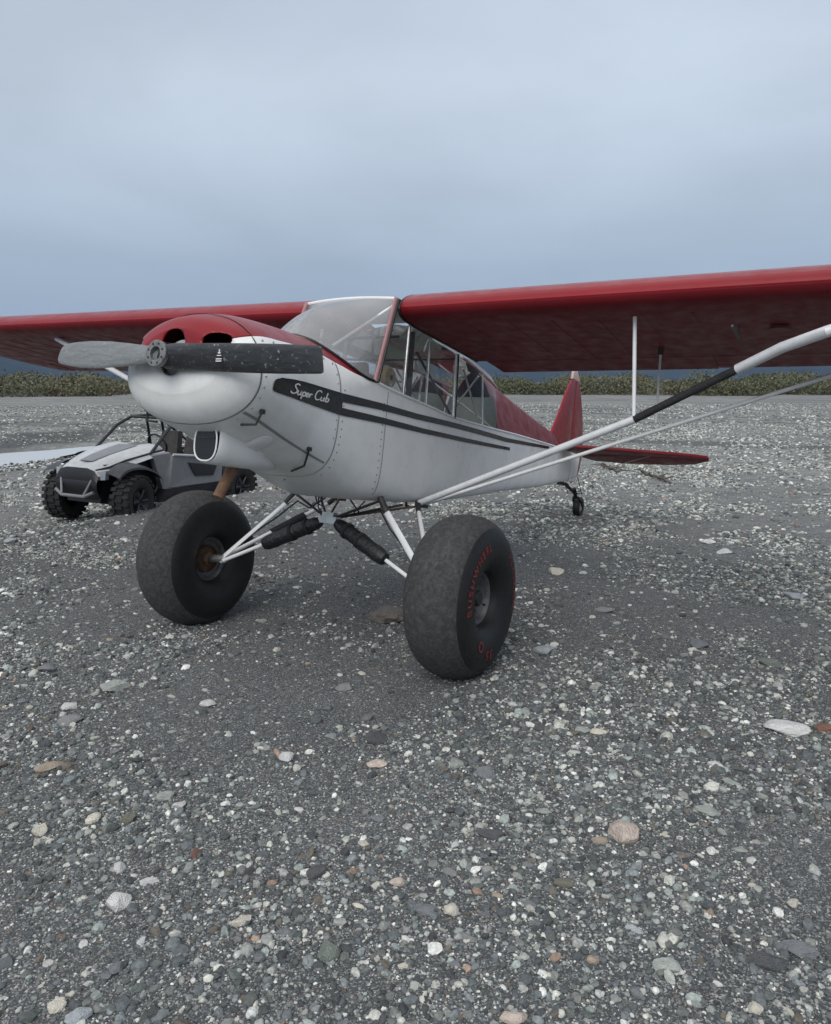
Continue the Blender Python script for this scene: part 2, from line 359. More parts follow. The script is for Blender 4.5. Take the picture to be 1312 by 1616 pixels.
    band = mth('MULTIPLY', band, mapr(t, uu, 34., 20.)); band = mth('MULTIPLY', band, .85)
    c = mixc(t, band, c, (.070, .073, .072))
    t.links.new(c, p.inputs['Base Color']); p.inputs['Roughness'].default_value = .9; p.inputs['Specular IOR Level'].default_value = .25
    # relief
    h = nd(t, 'ShaderNodeMath', operation='MULTIPLY_ADD'); t.links.new(hts[0], h.inputs[0]); h.inputs[1].default_value = .25; t.links.new(hts[1], h.inputs[2])
    h2 = nd(t, 'ShaderNodeMath', operation='ADD'); t.links.new(h.outputs[0], h2.inputs[0]); t.links.new(hts[2], h2.inputs[1])
    h3 = nd(t, 'ShaderNodeMath', operation='MULTIPLY_ADD'); t.links.new(hts[3], h3.inputs[0]); h3.inputs[1].default_value = 1.6; t.links.new(h2.outputs[0], h3.inputs[2])
    b = nd(t, 'ShaderNodeBump', Strength=.55, Distance=.008); t.links.new(h3.outputs[0], b.inputs['Height']); t.links.new(b.outputs[0], p.inputs['Normal'])
    return m
ground = link('ground', build_ground(), ground_mat()); tag(ground, kind='structure')

# stream water
def water():
    mb = MB(); n = 60; rows = []
    for i in range(n+1):
        t = -.45+i/n*1.5; p = ST_A+(ST_B-ST_A)*t; d = (ST_B-ST_A).normalized(); q = Vector((-d.y, d.x))
        w = (1.5+.25*math.sin(i*.45)+.12*math.sin(i*1.7))*float(sstep(1.04, .55, t))+.02
        rows.append([(p.x+q.x*w*s, p.y+q.y*w*s, -.235) for s in (-1, -.4, .4, 1)])
    mb.grid(rows); m, t_, p = new_mat('silty_stream_water')
    p.inputs['Base Color'].default_value = (.50, .52, .53, 1); p.inputs['Roughness'].default_value = .3
    n_ = nd(t_, 'ShaderNodeTexNoise', Scale=9., Detail=5.); b = nd(t_, 'ShaderNodeBump', Strength=.35, Distance=.04); t_.links.new(n_.outputs['Fac'], b.inputs['Height']); t_.links.new(b.outputs[0], p.inputs['Normal'])
    tag(mb.build('stream_water', m), kind='structure')
water()

# ------------------------------------------------------------------ hills far behind
def ridge(name, pts, depth, cols, seed, rows=26, sub=10, rough=.05):
    """pts: (x, y, height) crest polyline; slopes fall towards the camera and away"""
    mb = MB(); P = []
    for a, b in zip(pts[:-1], pts[1:]):
        for k in range(sub): P.append(Vector(a).lerp(Vector(b), k/sub))
    P.append(Vector(pts[-1])); G = []
    for r_ in range(rows+1):
        s = r_/rows; off = (s-.35)*depth; row = []
        prof = (1-abs(s-.35)/.35)**.9 if s < .35 else (1-(s-.35)/.65)**1.1
        for p in P:
            d = Vector((p.x-CAM.x, p.y-CAM.y)); dn = d.normalized(); x, y = p.x+dn.x*off, p.y+dn.y*off
            nz = float(fbm(x, y, 1/(depth*.28), 5, seed)); h = p.z*(prof*(1+.10*nz)+rough*8*nz*(1-abs(2*prof-1))*.5)
            row.append((x, y, max(h, -.5) if 0 < r_ < rows else -2.))
        G.append(row)
    mb.grid(G); m, t, p = new_mat(name+'_cover')
    n = nd(t, 'ShaderNodeTexNoise', Scale=.012, Detail=8., Roughness=.65); g = nd(t, 'ShaderNodeNewGeometry'); t.links.new(g.outputs['Position'], n.inputs['Vector'])
    t.links.new(mixc(t, mapr(t, n.outputs['Fac'], .38, .62), *cols), p.inputs['Base Color']); p.inputs['Roughness'].default_value = .95
    return tag(mb.build(name, m), kind='structure')
def polar(px, dist):     # direction by bearing only
    a = _yaw-math.atan((px-656)/1214.8); return CAM.x+dist*math.cos(a), CAM.y+dist*math.sin(a)
def crest(lst, dist): return [(*polar(px, dist), h) for px, h in lst]
ridge('mountain', crest([(-900, 330), (-500, 260), (-200, 210), (-60, 140), (0, 112), (60, 80), (110, 56), (170, 50), (260, 40), (420, 30), (560, 60), (640, 85), (700, 104), (760, 80), (860, 55), (1000, 52), (1100, 58), (1200, 66), (1400, 80), (1900, 120)], 3000), 1500, ((.008, .014, .018), (.02, .03, .03)), 5)
ridge('far_mountain', crest([(-900, 260), (-200, 200), (100, 130), (300, 100), (600, 140), (900, 115), (1000, 110), (1300, 130), (2000, 230)], 4000), 900, ((.03, .045, .05), (.06, .07, .07)), 31)

# ------------------------------------------------------------------ haze
hz = MB(); hz.box((0, 0, 229), (9800, 9800, 462)); ho = hz.build('haze', None, smooth=False)
mh = bpy.data.materials.new('haze_air'); mh.use_nodes = True; th_ = mh.node_tree; th_.nodes.clear()
oo = th_.nodes.new('ShaderNodeOutputMaterial'); pv = th_.nodes.new('ShaderNodeVolumePrincipled'); th_.links.new(pv.outputs[0], oo.inputs['Volume'])
pv.inputs['Color'].default_value = (.20, .50, 1., 1); pv.inputs['Density'].default_value = .000055; pv.inputs['Anisotropy'].default_value = 0.
ho.data.materials.append(mh); tag(ho, kind='stuff', label='thin blue haze in the air over the gravel plain', cat='haze')

# ------------------------------------------------------------------ shrubs along the far edge of the bar
def shrubs():
    vs = []; fs = []; ms = []
    r_ = random.Random(5)
    def clump(x, y, z0, rad, hgt, mi):
        nl = 170
        for k in range(nl):
            u = r_.random()*2*math.pi; v = r_.random(); rr = rad*math.sqrt(r_.random())
            z = z0+hgt*v*math.sqrt(max(0, 1-(rr/rad)**2*.8)); cx, cy = x+rr*math.cos(u), y+rr*math.sin(u)
            s = .06+.11*r_.random(); b = len(vs)
            a = Vector((r_.uniform(-1, 1), r_.uniform(-1, 1), r_.uniform(-.4, 1))).normalized(); c2 = a.orthogonal().normalized(); c3 = a.cross(c2)
            for q in ((-1, -.7), (1, -.6), (.9, .8), (-.8, .9)): pnt = Vector((cx, cy, z))+c2*q[0]*s+c3*q[1]*s; vs.append((pnt.x, pnt.y, max(pnt.z, z0-.05)))
            fs.append((b, b+1, b+2, b+3)); ms.append(mi if r_.random() < .5 else r_.randrange(4))
    for i in range(2000):
        px = r_.uniform(-260, 1580)
        tpl = i % 10
        dist = r_.uniform(116, 165) if px > 300 else r_.uniform(110, 165)
        if 190 < px < 330 and dist < 128: continue
        x, y = polar(px, dist)
        h = (1.2+2.3*float(vnoise(px*.02, dist*.06, 4)))*(1.1 if dist > 115 else .8)
        if r_.random() < .05: h *= 1.35
        clump(x, y, float(ground_z(x, y))-.05, h*.75, h, (2 if px < 330 and r_.random() < .45 else int(4*float(vnoise(px*.02+50, dist*.08, 8))) % 4))
    me = bpy.data.meshes.new('shrub_thicket'); me.from_pydata(vs, [], fs); me.update()
    me.polygons.foreach_set('material_index', ms)
    mats = []
    for nm, c in (('olive_willow_leaves', (.11, .12, .062)), ('dark_alder_leaves', (.085, .097, .052)), ('yellowing_leaves', (.14, .12, .068)), ('grey_green_leaves', (.125, .13, .085))):
        mats.append(paint(nm, c, .75, .35, .6))
    o = link('shrub_thicket', me, mats, smooth=False)
    tag(o, 'low olive green willow thicket lining the far edge of the gravel bar', 'shrubs', kind='stuff')
shrubs()

# ================================================================== THE AEROPLANE
# body frame: x forward from the wing's leading edge, y to the pilot's left, z up from the thrust line
TH, HB = R(10.997), 1.537
plane = empty('airplane', (0, 0, -.022), (0, -TH, 0))
tag(plane, 'red and white high-wing bush plane on huge balloon tyres, parked on the gravel', 'airplane')
OFF = Vector((HB*math.sin(TH), 0, HB*math.cos(TH)))
def part(mb, name, mat, parent=plane, smooth=True):
    o = mb.build(name, mat, parent, OFF if parent is plane else None, smooth); return o

# --- hull surface: x, half width, z of the paint line / sill, top z, bottom z, exponents up / low
HX = [-4.86, -4.5, -3.6, -2.5, -1.6, -.9, -.5, 0., .24, .45, .62, .8, .98, 1.17, 1.32, 1.42, 1.485, 1.52]
HW = [.028, .065, .145, .235, .31, .35, .362, .368, .372, .376, .380, .392, .418, .446, .456, .428, .365, .275]
HS = [.27, .255, .215, .165, .115, .088, .10, .115, .130, .143, .175, .195, .185, .165, .150, .125, .095, .05]
HT = [.29, .28, .25, .21, .17, .15, .17, .19, .215, .275, .312, .318, .312, .298, .278, .246, .208, .150]
HBt = [-.085, -.13, -.25, -.365, -.47, -.552, -.58, -.597, -.596, -.548, -.50, -.452, -.405, -.362, -.325, -.288, -.235, -.17]
HU = [2.5]*10+[2.3, 2.2, 2.15, 2.1, 2.1, 2.1, 2.1, 2.1]
HL = [5., 5.5, 7, 8, 9, 9, 9, 8, 6, 4.6, 3.6, 3.0, 2.6, 2.35, 2.25, 2.2, 2.1, 2.]
def H(x, T): return cr(x, HX, T)
def hull_y(x, z):
    w, zc = H(x, HW), H(x, HS)*.0+(-.06 if x > .62 else H(x, HS))
    zt, zb = H(x, HT), H(x, HBt)
    if x <= .62: zc = H(x, HS) if x < .24 else H(x, HS)*(.62-x)/.38+(-.06)*(x-.24)/.38
    if z >= zc: q = min(1, (z-zc)/max(1e-4, zt-zc)); n = H(x, HU)
    else: q = min(1, (zc-z)/(zc-zb)); n = H(x, HL)
    return w*max(0, 1-q**n)**(1/n)
def hull_z(x, y, top):
    w = H(x, HW); zt, zb = H(x, HT), H(x, HBt)
    zc = -.06 if x > .62 else (H(x, HS) if x < .24 else H(x, HS)*(.62-x)/.38+(-.06)*(x-.24)/.38)
    n = H(x, HU) if top else H(x, HL); q = min(1, abs(y)/w); k = max(0, 1-q**n)**(1/n)
    return zc+(zt-zc)*k if top else zc-(zc-zb)*k
def ring_low(x, n=26):       # from paint line (left) round the belly to paint line (right)
    w = H(x, HW); zb = H(x, HBt); zs = H(x, HS); pts = []
    zc = -.06 if x > .62 else (zs if x < .24 else zs*(.62-x)/.38+(-.06)*(x-.24)/.38)
    m = H(x, HL)
    if zs > zc+1e-4:
        for k in range(5): z = zs+(zc-zs)*k/5; pts.append((x, hull_y(x, z), z))
    else:
        for k in range(5): pts.append((x, w, zs-(.02*k)*0-1e-3*k))
    for k in range(n+1):
        a = math.pi/2*k/n; cy = abs(math.cos(a))**(2/m); sz = abs(math.sin(a))**(2/m)
        pts.append((x, w*cy, zc-(zc-zb)*sz))
    return pts+[(p[0], -p[1], p[2]) for p in reversed(pts[:-1])]
def ring_top(x, n=16):
    zs = H(x, HS); zt = H(x, HT); pts = []
    for k in range(n+1):
        a = math.sin(math.pi/2*k/n); z = zs+(zt-zs)*a
        pts.append((x, hull_y(x, z) if k < n else 0., z))
    return pts+[(p[0], -p[1], p[2]) for p in reversed(pts[:-1])]
def frange(a, b, n): return [a+(b-a)*i/n for i in range(n+1)]

# fuselage side and belly from the firewall to the tail post
mb = MB(); mb.grid([ring_low(x) for x in frange(.62, -4.86, 90)])
fus = part(mb, 'fuselage', M['white'])
# boot cowl top (red) between bonnet and windshield, also the glare shield inside
mb = MB(); mb.grid([ring_top(x) for x in frange(.62, .235, 14)]); part(mb, 'boot_cowl', M['red'])
# engine cowling: lower white shell, upper red bonnet
mb = MB(); mb.grid([ring_low(x, 30) for x in frange(1.384, .624, 34)]); cowl = part(mb, 'engine_cowling', M['white'])
mb = MB(); mb.grid([ring_top(x, 20) for x in frange(1.384, .624, 34)]); bonnet = part(mb, 'bonnet', M['red'])
# nose bowl with real openings
def bowl(fn, name, mat):
    xs = [1.388, 1.395, 1.405, 1.42, 1.433, 1.445, 1.465, 1.482, 1.497, 1.508, 1.516, 1.52]
    rows = [fn(x) for x in xs]
    c = (1.528, 0, .0)
    last = rows[-1]
    for s in (.8, .55, .3, .1): rows.append([(1.52+.010*(1-s), c[1]+(p[1]-c[1])*s, c[2]+(p[2]-c[2])*s+.0) for p in last])
    mb = MB(); mb.grid(rows); return part(mb, name, mat)
nb_low = bowl(lambda x: ring_low(x, 30), 'nose_bowl', M['white'])
nb_top = bowl(lambda x: ring_top(x, 20), 'nose_bowl_top', M['red'])
def cutter(mb): o = mb.build('cutter', None, None); o.location = OFF; o.rotation_euler = (0, 0, 0); return o
cut = MB()
def ell_x(mb, cy, cz, ry, rz, x0=1.25, x1=1.8, n=36, sup=2.4):
    ring = lambda x: [(x, cy+ry*math.copysign(abs(math.cos(a))**(2/sup), math.cos(a)), cz+rz*math.copysign(abs(math.sin(a))**(2/sup), math.sin(a))) for a in [2*math.pi*k/n for k in range(n)]]
    vs = ring(x0)+ring(x1); mb.add(vs, [(i, (i+1) % n, n+(i+1) % n, n+i) for i in range(n)]+[tuple(reversed(range(n))), tuple(range(n, 2*n))])
ell_x(cut, .245, .085, .075, .045); ell_x(cut, -.315, .085, .06, .04); ell_x(cut, -.02, .035, .085, .118)
co = cut.build('cutter', None, plane, OFF)
for o in (nb_low, nb_top):
    def f(o):
        s = o.modifiers.new('s', 'SOLIDIFY'); s.thickness = .008; s.offset = -1
        b = o.modifiers.new('b', 'BOOLEAN'); b.operation = 'DIFFERENCE'; b.object = co; b.solver = 'EXACT'
    modify(o, f)
bpy.data.objects.remove(co)
# dark engine behind the openings: crankcase, finned cylinders, ring gear
mb = MB(); mb.box((1.05, 0, -.02), (.62, .30, .26)); eng = part(mb, 'engine', M['dark_metal'], smooth=False)
mb = MB()
for sy in (-1, 1):
    for cx in (.88, 1.14):
        for k in range(9): mb.lathe([(-.004, .02), (-.004, .082), (.004, .082), (.004, .02)], (cx, sy*(.17+.022*k), 0.03), (0, 1, 0), 20)
tag(part(mb, 'cylinder_fins', M['alu'], eng, smooth=False), kind='stuff')
mb = MB(); mb.lathe([(0, .03), (0, .105), (.018, .105), (.018, .092), (.012, .03)], (1.46, 0, 0), (1, 0, 0), 48); part(mb, 'ring_gear', M['alu'], eng)
mb = MB(); mb.box((1.165, 0, -.05), (.01, .62, .36)); part(mb, 'baffle', M['int_dark'], eng, smooth=False)
mb = MB()
for sy in (-1, 1):
    for k in range(7): mb.lathe([(-.004, .02), (-.004, .07), (.004, .07), (.004, .02)], (1.30, sy*(.15+.024*k), .045), (0, 1, 0), 20)
tag(part(mb, 'cylinder_fins', M['alu'], eng, smooth=False), kind='stuff')
# seams of the cowl: proud strips following the shell
def seam(x, z0, z1, w=.006, mat='seam', both=True, name='cowl_seam', par=None, n=24, proud=.0025, xs=None):
    for s in ((1, -1) if both else (1,)):
        mb = MB(); rows = []
        for k in range(n+1):
            t = k/n; z = z0+(z1-z0)*t; xx = x if xs is None else x+(xs-x)*t
            y = hull_y(xx, z)+proud
            rows.append([(xx-w/2, s*y, z), (xx+w/2, s*y, z)])
        mb.grid(rows); part(mb, name, M[mat], par or plane)
seam(1.386, .13, -.302); seam(.622, .165, -.50, .008)
mb = MB(); mb.grid([[(1.386+o_, y, hull_z(1.386, y, True)+.003) for y in frange(-.34, .34, 30)] for o_ in (-.004, .004)]); part(mb, 'cowl_seam', M['trim'])
def long_seam(x0, x1, z0, z1, name='cowl_seam', mat='seam', w=.005, n=20):
    for s in (1, -1):
        mb = MB(); rows = []
        for k in range(n+1):
            t = k/n; x = x0+(x1-x0)*t; z = z0+(z1-z0)*t
            rows.append([(x, s*(hull_y(x, z-w)+.0028), z-w), (x, s*(hull_y(x, z+w)+.0028), z+w)])
        mb.grid(rows); part(mb, name, M[mat])
long_seam(1.375, .64, -.235, -.41)
# bolted sheet metal panel around the cabin front, edged by rivets
seam(.09, .10, -.56, .007, 'seam', True, 'panel_seam')
mb = MB()
for s in (1, -1):
    for k in range(13):
        z = .02-.045*k
        for xx in (.125, .58):
            y = hull_y(xx, z); mb.lathe([(0, .0045), (.0025, .004), (.0035, .001)], (xx, s*y, z), (0, s, 0), 6)
tag(part(mb, 'panel_rivets', M['trim'], fus), kind='stuff')
# quarter-turn fasteners along the bonnet line, cowl joint and firewall
mb = MB()
for s in (1, -1):
    for x in frange(1.34, .66, 8):
        z = H(x, HS)-.022; mb.lathe([(0, .0075), (.003, .0065), (.004, .001)], (x, s*hull_y(x, z), z), (0, s, .2), 8)
    for k in range(8):
        z = .10-.052*k
        for xx in (1.362, .645): mb.lathe([(0, .006), (.003, .005), (.0035, .001)], (xx, s*hull_y(xx, z), z), (0, s, 0), 8)
tag(part(mb, 'cowl_fasteners', M['alu'], cowl), kind='stuff')
# upper longeron moulding
mb = MB()
for s in (1, -1): mb.tube([(x, s*(H(x, HW)+.001), H(x, HS)+.004) for x in frange(.22, -4.4, 40)], .009, 8)
part(mb, 'sill_moulding', M['white2'], fus)
# lower longeron line
# black cheat lines
def ribbon(pts, name, mat, par, s=1, proud=.004):
    mb = MB(); rows = []
    for (x, zl, zh) in pts:
        rows.append([(x, s*(hull_y(x, zl+(zh-zl)*k/6)+proud), zl+(zh-zl)*k/6) for k in range(7)])
    mb.grid(rows); return part(mb, name, M[mat], par)
for s in (1, -1):
    P0 = [(1.311, -.103, -.078), (1.306, -.112, -.066), (1.295, -.117, -.056), (1.25, -.119, -.040), (1.14, -.120, -.026), (1.02, -.122, -.016), (.805, -.1235, -.006), (.600, -.128, -.001)]
    rib = ribbon([p for p in P0], 'name_flash', 'black', plane, s)
    up = [(x, -.028+.035*(.56-x)/.6*.0+(.008), .028) for x in ()]
    def lerp3(a, b, n): return [tuple(a[i]+(b[i]-a[i])*k/n for i in range(3)) for k in range(n+1)]
    for K_ in ([(.602, -.051, -.001), (.168, -.026, .017), (-.325, -.012, .027), (-.97, .017, .057), (-2.18, .064, .101), (-3.72, .176, .203)], [(.602, -.128, -.084), (.104, -.107, -.068), (-.43, -.093, -.059), (-1.18, -.063, -.030), (-1.63, -.039, -.008), (-2.32, .002, .029)]):
        LL = []
        for a_, b_ in zip(K_[:-1], K_[1:]): LL += lerp3(a_, b_, 10)[:-1]
        ribbon(LL+[K_[-1]], 'cheat_line', 'black', plane, s)
# script lettering on the flash (left side reads nose to tail)
STROKES = [  # unit letter heights, drawn by hand: S u p e r  C u b
 [(.62, .92), (.50, 1.04), (.32, 1.0), (.24, .82), (.36, .62), (.52, .46), (.54, .22), (.36, .03), (.14, .06), (.06, .2)],
 [(.66, .42), (.66, .12), (.76, .02), (.90, .10), (.94, .42), (.94, .10), (1.02, .02)],
 [(1.12, .42), (1.12, -.34)], [(1.12, .30), (1.24, .43), (1.38, .34), (1.38, .12), (1.24, .01), (1.13, .08)],
 [(1.46, .2), (1.66, .26), (1.62, .40), (1.50, .38), (1.47, .16), (1.56, .02), (1.72, .06)],
 [(1.80, .42), (1.80, .02)], [(1.80, .28), (1.90, .41), (2.02, .38)],
 [(2.82, .86), (2.66, 1.02), (2.44, .94), (2.32, .58), (2.36, .2), (2.56, .0), (2.84, .12)],
 [(2.94, .42), (2.94, .12), (3.04, .02), (3.18, .10), (3.22, .42), (3.22, .10), (3.30, .02)],
 [(3.40, .98), (3.40, .02)], [(3.40, .30), (3.52, .42), (3.66, .34), (3.66, .12), (3.52, .01), (3.41, .08)],
]
for s in (1, -1):
    mb = MB()
    for st in STROKES:
        P = [Vector((a, b)) for a, b in st]; Q = []
        for i in range(len(P)-1):
            for k in range(4):
                p0, p1, p2, p3 = P[max(i-1, 0)], P[i], P[i+1], P[min(i+2, len(P)-1)]; t = k/4
                Q.append(.5*((2*p1)+(p2-p0)*t+(2*p0-5*p1+4*p2-p3)*t*t+(3*p1-p0-3*p2+p3)*t**3))
        Q.append(P[-1]); rows = []
        for i, q in enumerate(Q):
            d = (Q[min(i+1, len(Q)-1)]-Q[max(i-1, 0)]).normalized(); nn = Vector((-d.y, d.x))*.065
            r_ = []
            for e in (-1, 1):
                a, b = q.x+nn.x*e, q.y+nn.y*e; a = a+.25*b
                # baseline runs along the flash
                x = (1.175-a*.112) if s == 1 else (.745+a*.112)
                z = -.100+.046*(1.175-x)+b*.052
                r_.append((x, s*(hull_y(x, z)+.007), z))
            rows.append(r_)
        mb.grid(rows)
    part(mb, 'script_lettering', M['white_print'])
# small placard on the cowl and vents
for (xa, za, xb, zb_) in ((1.331, -.278, 1.308, -.220), (.735, -.462, .818, -.35)):
    for s in (1, -1):
        mb = MB(); ea_, eb_ = Vector((xa, s*(hull_y(xa, za)+.012), za-.012)), Vector((xb, s*(hull_y(xb, zb_)+.014), zb_)); pts = [ea_, ea_.lerp(eb_, .5)+Vector((0, s*.03, -.03)), eb_]
        mb.tube(pts, .0065, 8); mb.box(Vector(pts[-1]), (.022, .02, .022)); part(mb, 'cowl_latch', M['dark_metal'])
for s in (1, -1):
    mb = MB(); rows = []
    for k in range(15):
        u = -1+2*k/14; hh = .058*math.sqrt(max(0, 1-abs(u)**3)); y = .195+.108*u; row = []
        for j in range(9): v = -1+2*j/8; x = 1.085+.02*u+hh*v; row.append((x, s*y, hull_z(x, y, False)-.002-.014*(1-abs(u)**4)*(1-abs(v)**4)))
        rows.append(row)
    mb.grid(rows); part(mb, 'blister_fairing', M['white2'])
# carburettor air scoop under the cowl
def scoop():
    cy = .045; mb = MB(); rows = []
    sec = [(1.300, .086, -.285, -.482), (1.285, .094, -.27, -.490), (1.23, .102, -.26, -.494), (1.1, .108, -.30, -.494), (.98, .102, -.34, -.490), (.88, .08, -.39, -.486), (.78, .04, -.43, -.482)]
    for (x, w, zt, zb) in sec:
        row = []
        for k in range(21):
            a = math.pi*k/20
            yy = w*math.copysign(abs(math.cos(a))**(2/2.8), math.cos(a)); z0 = (zt+zb)/2+.02; row.append((x, cy+yy, z0-(z0-zb)*abs(math.sin(a))**(2/2.4)))
        row = [(x, cy+w, zt+.03)]+row+[(x, cy-w, zt+.03)]
        rows.append(row)
    mb.grid(rows); o = part(mb, 'air_scoop', M['white'])
    mb = MB(); ell_x(mb, cy, -.385, .074, .092, 1.10, 1.306, 30, 2.6); part(mb, 'scoop_mouth', M['black'], o)
    mb = MB(); mb.tube([(1.307, cy+.076*math.copysign(abs(math.cos(a))**.77, math.cos(a)), -.385+.094*math.copysign(abs(math.sin(a))**.77, math.sin(a))) for a in [2*math.pi*k/30 for k in range(31)]], .0045, 8, cap=False); part(mb, 'scoop_lip', M['white2'], o)
    mb = MB(); mb.box((1.309, cy, -.36), (.004, .12, .006)); part(mb, 'scoop_bar', M['dark_metal'], o)
scoop()
mb = MB(); mb.tube([(1.0, .02, -.40), (1.045, .005, -.50), (1.09, 0, -.585), (1.13, -.002, -.665)], .031, 20, cap=False)
mb.tube([(1.0, .02, -.40), (1.045, .005, -.50), (1.09, 0, -.585), (1.13, -.002, -.665)], .026, 20)
part(mb, 'exhaust_pipe', M['rust'])

# --- propeller
mb = MB()
mb.lathe([(-.14, .046), (.0, .046), (.0, .064), (.022, .066), (.026, .062), (.026, .034), (-.05, .030)], (1.622, 0, 0), (1, 0, 0), 40)
prop = part(mb, 'propeller', M['hub'])
mb = MB(); mb.lathe([(0, 0.0001), (0, .034)], (1.60, 0, 0), (1, 0, 0), 24); part(mb, 'hub_bore', M['int_dark'], prop)
mb = MB()
for k in range(8):
    a = 2*math.pi*(k+.5)/8; mb.lathe([(0, .0055), (.004, .0055), (.0045, .0003)], (1.647, .049*math.cos(a), .049*math.sin(a)), (1, 0, 0), 6)
tag(part(mb, 'hub_bolts', M['dark_metal'], prop, smooth=False), kind='stuff')
def blade(s):
    mb = MB(); rows = []
    tab = [(.0, .125, .105, 50), (.05, .135, .100, 48), (.10, .140, .085, 44), (.16, .135, .066, 40), (.24, .130, .052, 35), (.36, .128, .042, 30), (.50, .126, .034, 26), (.66, .122, .027, 22), (.78, .116, .021, 20), (.86, .112, .016, 19), (.885, .109, .013, 18), (.897, .100, .009, 18), (.90, .088, .004, 18)]
    if s < 0: tab = [(a, c*k_, t_, p_) for (a, c, t_, p_), k_ in zip(tab, (1, .92, .88, .92, 1.02, 1.14, 1.24, 1.24, 1.15, 1.0, .85, .66, .40))]
    for (d, ch, tk, pit) in tab:
        y = s*d*(.935/.90 if s > 0 else .80/.90); a = R(pit); row = []
        for k in range(24):
            u = 2*math.pi*k/24; cc = math.cos(u)*ch/2; tt = math.sin(u)*tk/2
            if tt < 0: tt *= .45
            x = math.sin(a)*cc*s+math.cos(a)*tt; z = math.cos(a)*cc*1.1-math.sin(a)*tt*s
            row.append((1.575+x, y, z-.020*d*s*1.6+.0*d))
        rows.append(row)
    mb.grid(rows, closed=True); n = 24
    mb.f.append(tuple(range(len(rows)*n-n, len(rows)*n))); mb.m.append(0)
    b = part(mb, 'blade', M['blade'] if s > 0 else M['blade_lit'], prop)
    return b
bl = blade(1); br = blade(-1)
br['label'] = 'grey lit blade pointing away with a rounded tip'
# maker's small emblem on the near blade
mb = MB(); y0 = .375; xf = 1.612
for (dy, dz, w, h) in ((0, .018, .016, .006), (0, .026, .005, .018), (0, -.010, .034, .005), (0, -.020, .034, .005), (0, .006, .026, .004)):
    mb.box((xf, y0+dy, dz-.015), (.003, w, h))
part(mb, 'maker_emblem', M['white_print'], bl, smooth=False)

# --- windshield, cabin glass and frame
def ws_base(t):       # t -1 (right) .. 1 (left)
    y = .372*math.sin(t*math.pi/2); x = .70-.455*abs(t)**1.9; return Vector((x, y, hull_z(x, min(abs(y), .371), True)+.004 if abs(t) < .96 else .135))
def ws_top(t): return Vector((.055+.02*(1-t*t), .350*t, .705+.012*(1-t*t)))
NW = 40; rows = []
for i in range(13):
    v = i/12; row = []
    for k in range(NW+1):
        t = -1+2*k/NW; a, b = ws_base(t), ws_top(t); p = a.lerp(b, v); bulge = .055*math.sin(math.pi*v)*(1-.35*abs(t))
        n = Vector((1., .8*t, .6)).normalized(); row.append(tuple(p+n*bulge*(1-abs(t)**6)))
    rows.append(row)
mb = MB(); mb.grid(rows); wsh = part(mb, 'windshield', M['windshield'])
mb = MB(); mb.tube([Vector(p)+Vector((.004, 0, .002)) for p in rows[0]], .010, 8); part(mb, 'windshield_gasket', M['black'], wsh)
mb = MB(); mb.tube([Vector(p)+Vector((0, 0, .0)) for p in rows[-1]], .012, 8); part(mb, 'top_strip', M['white2'], wsh)
for k in (0, NW):
    mb = MB(); s = 1 if k else -1; cor = [Vector(r_[k]) for r_ in rows]
    mb.tube([c+Vector((.016, s*.002, 0)) for c in cor], .020, 8, flat=(1, 0, 0)); part(mb, 'windshield_post', M['pink_trim'], wsh)
    mb = MB(); mb.tube([c+Vector((-.012, s*.004, 0)) for c in cor], .010, 8); part(mb, 'post_edge', M['black'], wsh)
for t in (-.55,):
    mb = MB(); k = int((t+1)/2*NW); mb.tube([Vector(r_[k])+Vector((.004, 0, 0)) for r_ in rows[1:-3]], .006, 6); part(mb, 'joint_strip', M['snow_white'], wsh)
# V brace behind the glass and cabin tubes
def tubes(lst, name, mat, r=.011, par=plane, n=10):
    for pts in lst: mb = MB(); mb.tube(pts, r, n); part(mb, name, M[mat], par)
tubes([[(.50, .20, .30), (.06, .33, .66)], [(.50, -.20, .30), (.06, -.33, .66)]], 'brace_tube', 'snow_white', .010)
# inside: instrument panel, seats, stick
mb = MB(); mb.hexa([(.26, -.34, -.02), (.26, .34, -.02), (.23, .34, -.02), (.23, -.34, -.02), (.28, -.30, .25), (.28, .30, .25), (.24, .30, .25), (.24, -.30, .25)]); panel = part(mb, 'instrument_panel', M['int_dark'], smooth=False)
mb = MB()
for yy, r_ in ((-.2, .04), (-.1, .04), (0, .04), (.1, .04), (.2, .035)): mb.lathe([(0, r_), (-.008, r_), (-.008, .001)], (.232, yy, .14), (1, 0, 0), 20)
tag(part(mb, 'instrument_dials', M['alu'], panel), kind='stuff')
def seat(x, name, mat, tall):
    mb = MB(); rows = []
    o = MB(); o.hexa([(x+.02, -.19, -.28), (x+.02, .19, -.28), (x-.10, .19, -.28), (x-.10, -.19, -.28), (x-.10, -.17, tall), (x-.10, .17, tall), (x-.20, .16, tall), (x-.20, -.16, tall)])
    o.hexa([(x+.38, -.19, -.34), (x+.38, .19, -.34), (x-.04, .19, -.34), (x-.04, -.19, -.34), (x+.38, -.18, -.22), (x+.38, .18, -.22), (x-.04, .18, -.24), (x-.04, -.18, -.24)])
    sp = part(o, name, M[mat], smooth=False)
    def f(ob): b = ob.modifiers.new('b', 'BEVEL'); b.width = .035; b.segments = 3
    modify(sp, f); return sp
st1 = seat(-.32, 'front_seat', 'int_dark', .14); st2 = seat(-1.05, 'rear_seat', 'seat_red', -.06)
mb = MB(); mb.lathe([(-.05, .02), (-.045, .07), (0, .09), (.045, .07), (.05, .02)], (-.46, 0, .30), (0, 1, 0), 20); part(mb, 'headrest', M['tan'], st1)
for yy in (-.05, .05):
    mb = MB(); mb.tube([(-.46, yy, .10), (-.46, yy, .26)], .008, 6); part(mb, 'headrest_post', M['alu'], st1)
